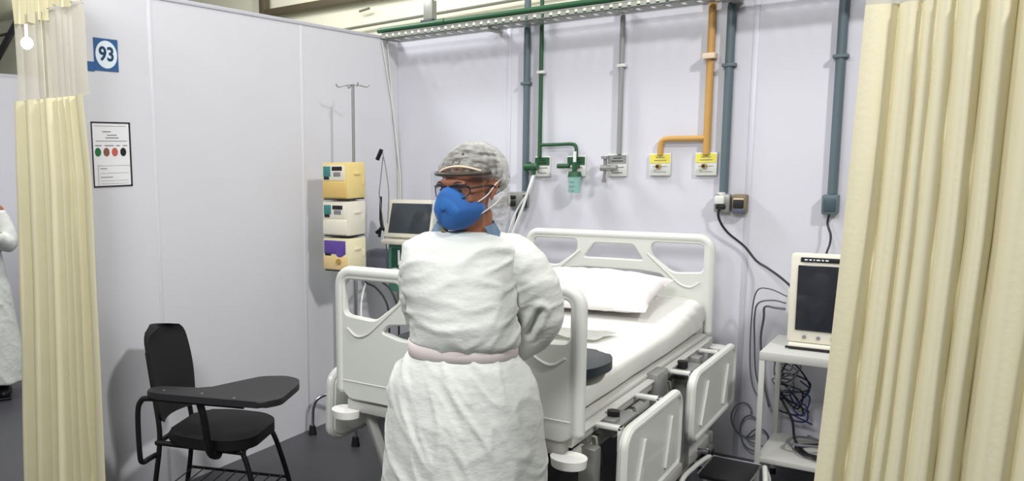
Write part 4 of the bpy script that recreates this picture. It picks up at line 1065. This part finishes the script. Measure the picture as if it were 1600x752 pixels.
def gown_mesh(rows, sleeves, seed, amp=.006, voxel=.0085, zmin=None):
    mb = MB()
    if rows: mb.loft([ring(c, a, cy, b_, z) for z, c, a, cy, b_ in rows])
    for path, rad in sleeves:
        P = spline(path, 6); n = len(P); rr = [interp([(i / (len(rad) - 1), r) for i, r in enumerate(rad)], k / (n - 1)) for k in range(n)]
        mb.tube(P, rr, 28); mb.sph(P[0], rr[0] * .98)
    me = remesh(mb, voxel, 5, 'gown')
    me.update(); nr = [v.normal.copy() for v in me.vertices]
    for v, n in zip(me.vertices, nr):
        p = v.co + V((seed, seed * .7, 0)); v.co += n * crease(p, n, amp)
    return me
HR = Matrix.Rotation(math.radians(-38), 3, 'Z') @ Matrix.Rotation(math.radians(3), 3, 'X')
def nurse():
    O = (-1.155, 2.17, 0)
    T = thing('person', 'person in white gown, blue mask and hair cap, hands behind back', 'person', (0, 0, 0))
    H = V((-.002, 0, 1.520))
    hp = lambda x, y, z: H + HR @ V((x, y, z))
    arms = [((.120, .03, 1.310), (.200, .09, 1.12), (.07, .20, .985), (-.02, .215, .975), 1), ((-.130, .035, 1.29), (-.138, .10, 1.13), (-.075, .19, 1.01), (-.01, .235, 1.0), -1)]
    link('body', body_mesh(HR, arms), M_skin, T, 60)
    rows = [(1.392, -.027, .106, .02, .072), (1.384, -.027, .122, .018, .084), (1.362, -.022, .162, .015, .105), (1.32, -.028, .170, .01, .126), (1.27, -.030, .164, .005, .138), (1.20, -.026, .156, .0, .146), (1.14, -.022, .154, .0, .150),
            (1.10, -.018, .158, .0, .150), (1.078, -.016, .160, .0, .142), (1.060, -.018, .152, .0, .126), (1.044, -.018, .152, .0, .126), (1.03, -.020, .160, .0, .134), (1.00, -.020, .184, .0, .144), (.955, -.018, .212, .0, .154), (.86, -.016, .232, .0, .168), (.77, -.013, .240, .0, .176), (.675, -.010, .243, .0, .18), (.5, -.02, .243, .0, .185), (.34, -.02, .245, .0, .19), (.30, -.02, .245, .0, .19)]
    g = link('gown', gown_mesh(rows, [], 2.1, .0105, .0065), M_gown, T, 180)
    for path, rad, sd in (([(.075, .025, 1.332), (.128, .03, 1.305), (.176, .045, 1.235), (.203, .075, 1.15), (.194, .105, 1.085), (.140, .15, 1.02), (.06, .205, .975)], [.060, .078, .083, .077, .064, .050, .040], 4.4),
                          ([(-.115, .03, 1.325), (-.140, .035, 1.28), (-.145, .055, 1.21), (-.140, .10, 1.13), (-.125, .14, 1.07), (-.09, .19, 1.02), (-.05, .21, .99)], [.055, .061, .060, .052, .044, .040, .036], 6.1)):
        me = gown_mesh(None, [(path, rad)], sd, .0105, .006)
        if sd == 4.4:      # deep fold in the crook of the elbow
            A, B = V((.204, 1.165)), V((.172, 1.088)); nr = [v.normal.copy() for v in me.vertices]
            for v, n in zip(me.vertices, nr):
                if n.y > .1: continue
                p = V((v.co.x, v.co.z)); t = max(0, min(1, (p - A).dot(B - A) / (B - A).length_squared)); d = (p - A.lerp(B, t)).length
                v.co += n * (-.024 * math.exp(-(d / .007) ** 2) + .006 * math.exp(-((d - .02) / .01) ** 2))
        link('sleeve', me, M_gown, g, 180)
    # belt
    b = MB(); n = 96; inner = []; rows2 = []
    for dz, e in ((-.021, .001), (-.018, .0055), (.018, .0055), (.021, .001)):
        rows2.append([V((p.x, p.y, p.z + .004 * noise.noise(V((p.x * 8, p.y * 8, 0))))) for p in ring(-.018, .156 + e, 0, .129 + e, 1.052 + dz, n)])
    b.loft(rows2, False); me = link('belt', (lambda bb: (lambda m: (bb.bm.to_mesh(m), m)[1])(bpy.data.meshes.new('belt')))(b), M_pink, T, 180)
    # scrub collar round the neck
    b = MB(); r6 = []
    for z, rx, ry, lift in ((1.365, .112, .092, 0), (1.395, .103, .084, .25), (1.422, .090, .074, .7), (1.434, .084, .069, 1.0)):
        r6.append([V((-.012 + rx * math.sin(a), .022 - ry * math.cos(a), z - .030 * (1 - (.5 - .5 * math.cos(a)) ** .5) * lift)) for a in [math.radians(40 + q * 280 / 40) for q in range(41)]])
    vr = [[b.bm.verts.new(p) for p in r_] for r_ in r6]
    for x_, y_ in zip(vr, vr[1:]):
        for k in range(len(x_) - 1): b.bm.faces.new((x_[k], x_[k + 1], y_[k + 1], y_[k]))
    bmesh.ops.solidify(b.bm, geom=b.bm.faces[:], thickness=.004)
    b.build('scrub_collar', M_scrub, T, 180)
    b = MB(); b.tube([V((-.072, -.038, 1.412)), V((-.070, -.045, 1.392)), V((-.066, -.052, 1.375))], [.010, .012, .014], 10); b.build('undershirt_edge', M_olive, T, 180)
    # trousers and shoes below the hem
    b = MB()
    for sx in (-1, 1):
        x = -.02 + sx * .085; b.tube([(x, .02, .80), (x, .015, .60), (x, .005, .42), (x, .02, .25), (x, .03, .085)], [.10, .088, .07, .066, .060], 24)
    b.build('trousers', M_scrub, T, 60)
    for sx in (-1, 1):
        x = -.02 + sx * .085; b = MB(); b.sph((x, -.025, .042), (.050, .130, .048)); b.sph((x, .045, .055), (.045, .06, .058)); b.bx(x - .046, x + .046, -.14, .10, 0, .018, .008); b.build('shoe', M_white, T, 60)
    # hair under the cap
    def shell(c, r, cut, name, m, nseg=64, nring=30, disp=None, zc=None):
        b = MB(); top = []; rows3 = []
        for i in range(nring + 1):
            rr = []
            for k in range(nseg):
                a = 2 * PI * k / nseg          # 0 = back (+y)
                lo = cut(a); ph = PI / 2 + (lo - PI / 2) * (i / nring)
                p = V((c[0] + r[0] * math.sin(a) * math.cos(ph), c[1] + r[1] * math.cos(a) * math.cos(ph), c[2] + r[2] * math.sin(ph)))
                d = disp(a, i / nring) if disp else 0
                nn = (p - V(c)).normalized(); p = p + nn * d
                rr.append(hp(*p))
            rows3.append(rr)
        vr = [[b.bm.verts.new(p) for p in r_] for r_ in rows3[1:]]; tp = b.bm.verts.new(rows3[0][0])
        for k in range(nseg): b.bm.faces.new((tp, vr[0][(k + 1) % nseg], vr[0][k]))
        for x_, y_ in zip(vr, vr[1:]):
            for k in range(nseg): b.bm.faces.new((x_[k], x_[(k + 1) % nseg], y_[(k + 1) % nseg], y_[k]))
        return b.build(name, m, T, 180)
    hl = lambda a: math.radians(-38 + 62 * (.5 - .5 * math.cos(a)) ** .75)
    shell((0, .012, .040), (.081, .101, .093), hl, 'hair', M_hair, disp=lambda a, v: .003 * noise.noise(V((a * 6, v * 8, 0))))
    cl = lambda a: math.radians(-52 + 60 * (.5 - .5 * math.cos(a)) ** .7)
    def capd(a, v):
        d = .004 * noise.noise(V((math.sin(a) * 4, math.cos(a) * 4, v * 7))) + .0035 * math.sin(a * 26 + 3 * math.sin(v * 4)) * v ** 2
        if v > .88: d -= .012 * ((v - .88) / .12)
        return d
    shell((0, .024, .040), (.093, .116, .099), cl, 'hair_cap', M_cap, disp=capd, nseg=160)
    b = MB(); r5 = []
    for i in range(14):
        z = .02 - .145 * i / 13; rr = .088 + .012 * math.sin(i / 13 * PI) - .010 * (i / 13)
        r5.append([hp((rr + .004 * math.sin(k * 1.7 + i * .6)) * math.sin(a), .030 - (rr + .006) * math.cos(a), z) for k, a in enumerate([math.radians(112 + q * 5.5) for q in range(26)])])
    vr = [[b.bm.verts.new(p) for p in r_] for r_ in r5]
    for x_, y_ in zip(vr, vr[1:]):
        for k in range(len(x_) - 1): b.bm.faces.new((x_[k], x_[k + 1], y_[k + 1], y_[k]))
    b.build('cap_drape', M_drape, T, 180)
    # respirator mask
    b = MB(); rows4 = []; nseg = 48
    # outline on the face (x, z) and dome forward
    for i in range(15):
        v = i / 14; rr = []
        for k in range(nseg):
            a = 2 * PI * k / nseg
            rx, rz = .068, .066
            ex = math.copysign(abs(math.sin(a)) ** .9, math.sin(a)); ez = math.cos(a)
            nx = rx * ex * (1 - v ** 2.2); z = -.048 + (rz * (1.0 if ez > 0 else .95)) * ez * (1 - v ** 2.4)
            if ez > 0: nx *= (1 - .30 * ez)     # narrow at nose bridge
            else: nx *= (1 - .15 * abs(ez))
            edge_y = -.084 + .070 * (abs(nx) / .068) ** 2.0 + .022 * max(0, -ez) ** 2 * (1 - v)
            front = -.117 - .004 * ez
            y = edge_y + (front - edge_y) * math.sin(v * PI / 2) ** .95
            if v == 0: y += .004
            rr.append(hp(nx, y, z))
        rows4.append(rr)
    b.loft(rows4, False); bmesh.ops.remove_doubles(b.bm, verts=b.bm.verts, dist=.0004)
    mk = b.build('face_mask', M_mask, T, 60)
    c = MB()
    for sx in (-1, 1):
        c.tube(spline([hp(sx * .062, -.040, -.030), hp(sx * .074, -.010, -.012), hp(sx * .083, .016, .016), hp(sx * .086, .05, .034)], 6), .0022, 8)
        c.tube(spline([hp(sx * .060, -.030, -.066), hp(sx * .071, .0, -.052), hp(sx * .074, .03, -.038), hp(sx * .066, .07, -.02)], 6), .0022, 8)
    c.build('mask_strap', M_strap, T, 180)
    # glasses
    b = MB()
    for sx in (-1, 1):
        o = [hp(sx * (.034 + .029 * math.cos(t)), -.092 + .018 * max(0, math.cos(t)) ** 1.5 , .004 + .020 * math.sin(t)) for t in [i * 2 * PI / 28 for i in range(28)]]
        b.tube(o, .0019, 8, closed=True)
        b.tube(spline([hp(sx * .062, -.074, .012), hp(sx * .074, -.05, .014), hp(sx * .081, .0, .014), hp(sx * .081, .022, .004)], 6), .0028, 8)
        b.tube([hp(sx * .006, -.094, .018), hp(sx * .034, -.095, .0245), hp(sx * .063, -.076, .016)], .0028, 8)
    b.tube([hp(-.006, -.094, .012), hp(.006, -.094, .012)], .0025, 8); gf = b.build('glasses', M_glasses, T, 180)
    b = MB()
    for sx in (-1, 1):
        vs = [b.bm.verts.new(hp(sx * (.034 + .029 * math.cos(t)), -.092 + .018 * max(0, math.cos(t)) ** 1.5, .004 + .020 * math.sin(t))) for t in [i * 2 * PI / 28 for i in range(28)]]; b.bm.faces.new(vs)
    b.build('lens', M_film, gf, 0)
    b = MB()
    for sx in (-1, 1):
        b.sph(hp(sx * .030, -.0815, .006), (.010, .0055, .0055), HR, 16, 12)
    b.build('eye', M_ink, T, 180)
    b = MB()
    for sx in (-1, 1): b.tube(spline([hp(sx * .014, -.092, .024), hp(sx * .032, -.092, .031), hp(sx * .050, -.080, .026)], 5), [.0018] * 11, 8)
    b.build('eyebrow', M_hair, T, 180)
    # visor: foam band, dark headband, clear curved shield
    def arc(r0, r1, z, a0, a1, n=30, cy=.005): return [hp(r0 * math.sin(math.radians(a0 + (a1 - a0) * i / n)), cy - r1 * math.cos(math.radians(a0 + (a1 - a0) * i / n)), z) for i in range(n + 1)]
    b = MB(); b.tube(arc(.092, .101, .052, -70, 78), .0055, 10); vb = b.build('visor_band', M_visor, T, 180)
    b = MB(); b.tube([p + V((0, 0, .018 * math.cos((i - 15) / 15 * 1.5))) for i, p in enumerate(arc(.086, .095, .056, -28, 62))], .0035, 10); b.build('foam_pad', M_foam, vb, 180)
    b = MB(); r4 = []
    for i in range(13): r4.append(arc(.104, .122 + .0 * i, .058 - i * .0150, -76, 76))
    vr = [[b.bm.verts.new(p) for p in r_] for r_ in r4]
    for x_, y_ in zip(vr, vr[1:]):
        for k in range(len(x_) - 1): b.bm.faces.new((x_[k], x_[k + 1], y_[k + 1], y_[k]))
    b.build('clear_shield', M_film, vb, 180)
    T.location = O; T.rotation_euler = (0, 0, math.radians(28))
nurse()

def far_person():
    T = thing('person', 'person in long white gown seen partly at far left edge', 'person', (0, 0, 0))
    R2 = Matrix.Rotation(math.radians(-60), 3, 'Z')
    arms = [((.150, .0, 1.30), (.21, -.02, 1.08), (.165, -.10, 1.10), (.15, -.14, 1.11), 1), ((-.19, .0, 1.30), (-.25, .0, 1.05), (-.2, -.16, 1.05), (-.17, -.24, 1.06), -1)]
    link('body', body_mesh(R2, arms), M_skin, T, 60)
    rows = [(1.40, -.02, .09, .02, .07), (1.37, -.02, .13, .02, .10), (1.32, -.02, .17, .01, .13), (1.2, -.02, .17, 0, .14), (1.06, -.02, .17, 0, .14), (.95, -.02, .20, 0, .16), (.8, -.02, .225, 0, .18), (.55, -.01, .245, 0, .19), (.3, 0, .265, 0, .20), (.115, .005, .27, 0, .205)]
    sl = [([(.10, 0, 1.32), (.16, 0, 1.25), (.21, -.02, 1.14), (.215, -.03, 1.08), (.18, -.12, 1.10), (.14, -.22, 1.13), (.11, -.30, 1.13)], [.06, .07, .065, .058, .05, .042]), ([(-.12, 0, 1.32), (-.18, 0, 1.25), (-.24, 0, 1.10), (-.24, -.05, 1.05), (-.2, -.18, 1.05)], [.06, .065, .06, .055, .045])]
    link('gown', gown_mesh(rows, sl, 5.3, .007, .011), M_gown, T, 180)
    b = MB(); H = V((-.013, 0, 1.52)); b.sph(H + R2 @ V((0, .03, .045)), (.093, .112, .100), R2); b.build('hair_cap', mat('plain_cap', srgb(215, 218, 214), .8), T, 60)
    b = MB(); b.sph(H + R2 @ V((0, -.075, -.045)), (.055, .05, .055), R2); b.build('face_mask', M_mask, T, 60)
    for sx in (-1, 1):
        x = -.02 + sx * .10; b = MB(); b.sph((x + .04, -.03, .045), (.055, .14, .05)); b.bx(x - .006, x + .086, -.15, .10, 0, .02, .008); b.build('shoe', M_black, T, 60)
    T.location = (-5.325, 2.92, 0); T.rotation_euler = (0, 0, math.radians(58))
far_person()

# ------------------------------------------------------------------ light
def area(name, loc, target, size, power, col=(1, 1, 1), sy=None):
    l = bpy.data.lights.new(name, 'AREA'); l.energy = power; l.color = col; l.size = size
    if sy: l.shape = 'RECTANGLE'; l.size_y = sy
    o = bpy.data.objects.new(name, l); COL.objects.link(o); o.location = loc
    o.rotation_euler = (V(target) - V(loc)).to_track_quat('-Z', 'Y').to_euler()
    return o
area('tent_floodlight', (1.9, 1.8, 4.4), (-2.0, 3.4, 1.4), .35, 140, (1, .98, .97))
area('ceiling_and_fill_light', (-4.2, 3.6, 4.3), (-2.0, 4.6, 1.6), .6, 100, (.98, .98, 1), .6)
area('ceiling_and_fill_light', (-1.4, 3.2, 4.8), (-1.4, 3.3, 0), .5, 40, (.97, .98, 1), 1.6)
area('ceiling_and_fill_light', (-.7, -.4, 3.5), (-1.1, 2.2, 1.2), .9, 88, (.98, .98, 1), .8)  # added front fill near the camera, brightens curtains and gown
area('ceiling_and_fill_light', (-4.5, 5.9, 3.4), (-4.5, 6.9, 3.2), 3.0, 15, (1, .98, .92), .3)
area('ceiling_and_fill_light', (-5.0, 2.4, 4.4), (-5.2, 2.8, 0), .5, 40, (.98, .98, 1), 1.2)
area('ceiling_and_fill_light', (-2.4, .1, 3.7), (-2.9, 2.0, 1.3), .6, 38, (.99, .98, .96), .6)  # unseen extra light put in to lift the left curtain
w = bpy.data.worlds.new('world'); scene.world = w; w.use_nodes = True
w.node_tree.nodes['Background'].inputs[0].default_value = (.93, .95, 1, 1)
w.node_tree.nodes['Background'].inputs[1].default_value = .14
scene.view_settings.view_transform = 'Standard'; scene.view_settings.look = 'None'
scene.view_settings.gamma = 1; scene.view_settings.use_curve_mapping = False
scene.view_settings.exposure = 0.0
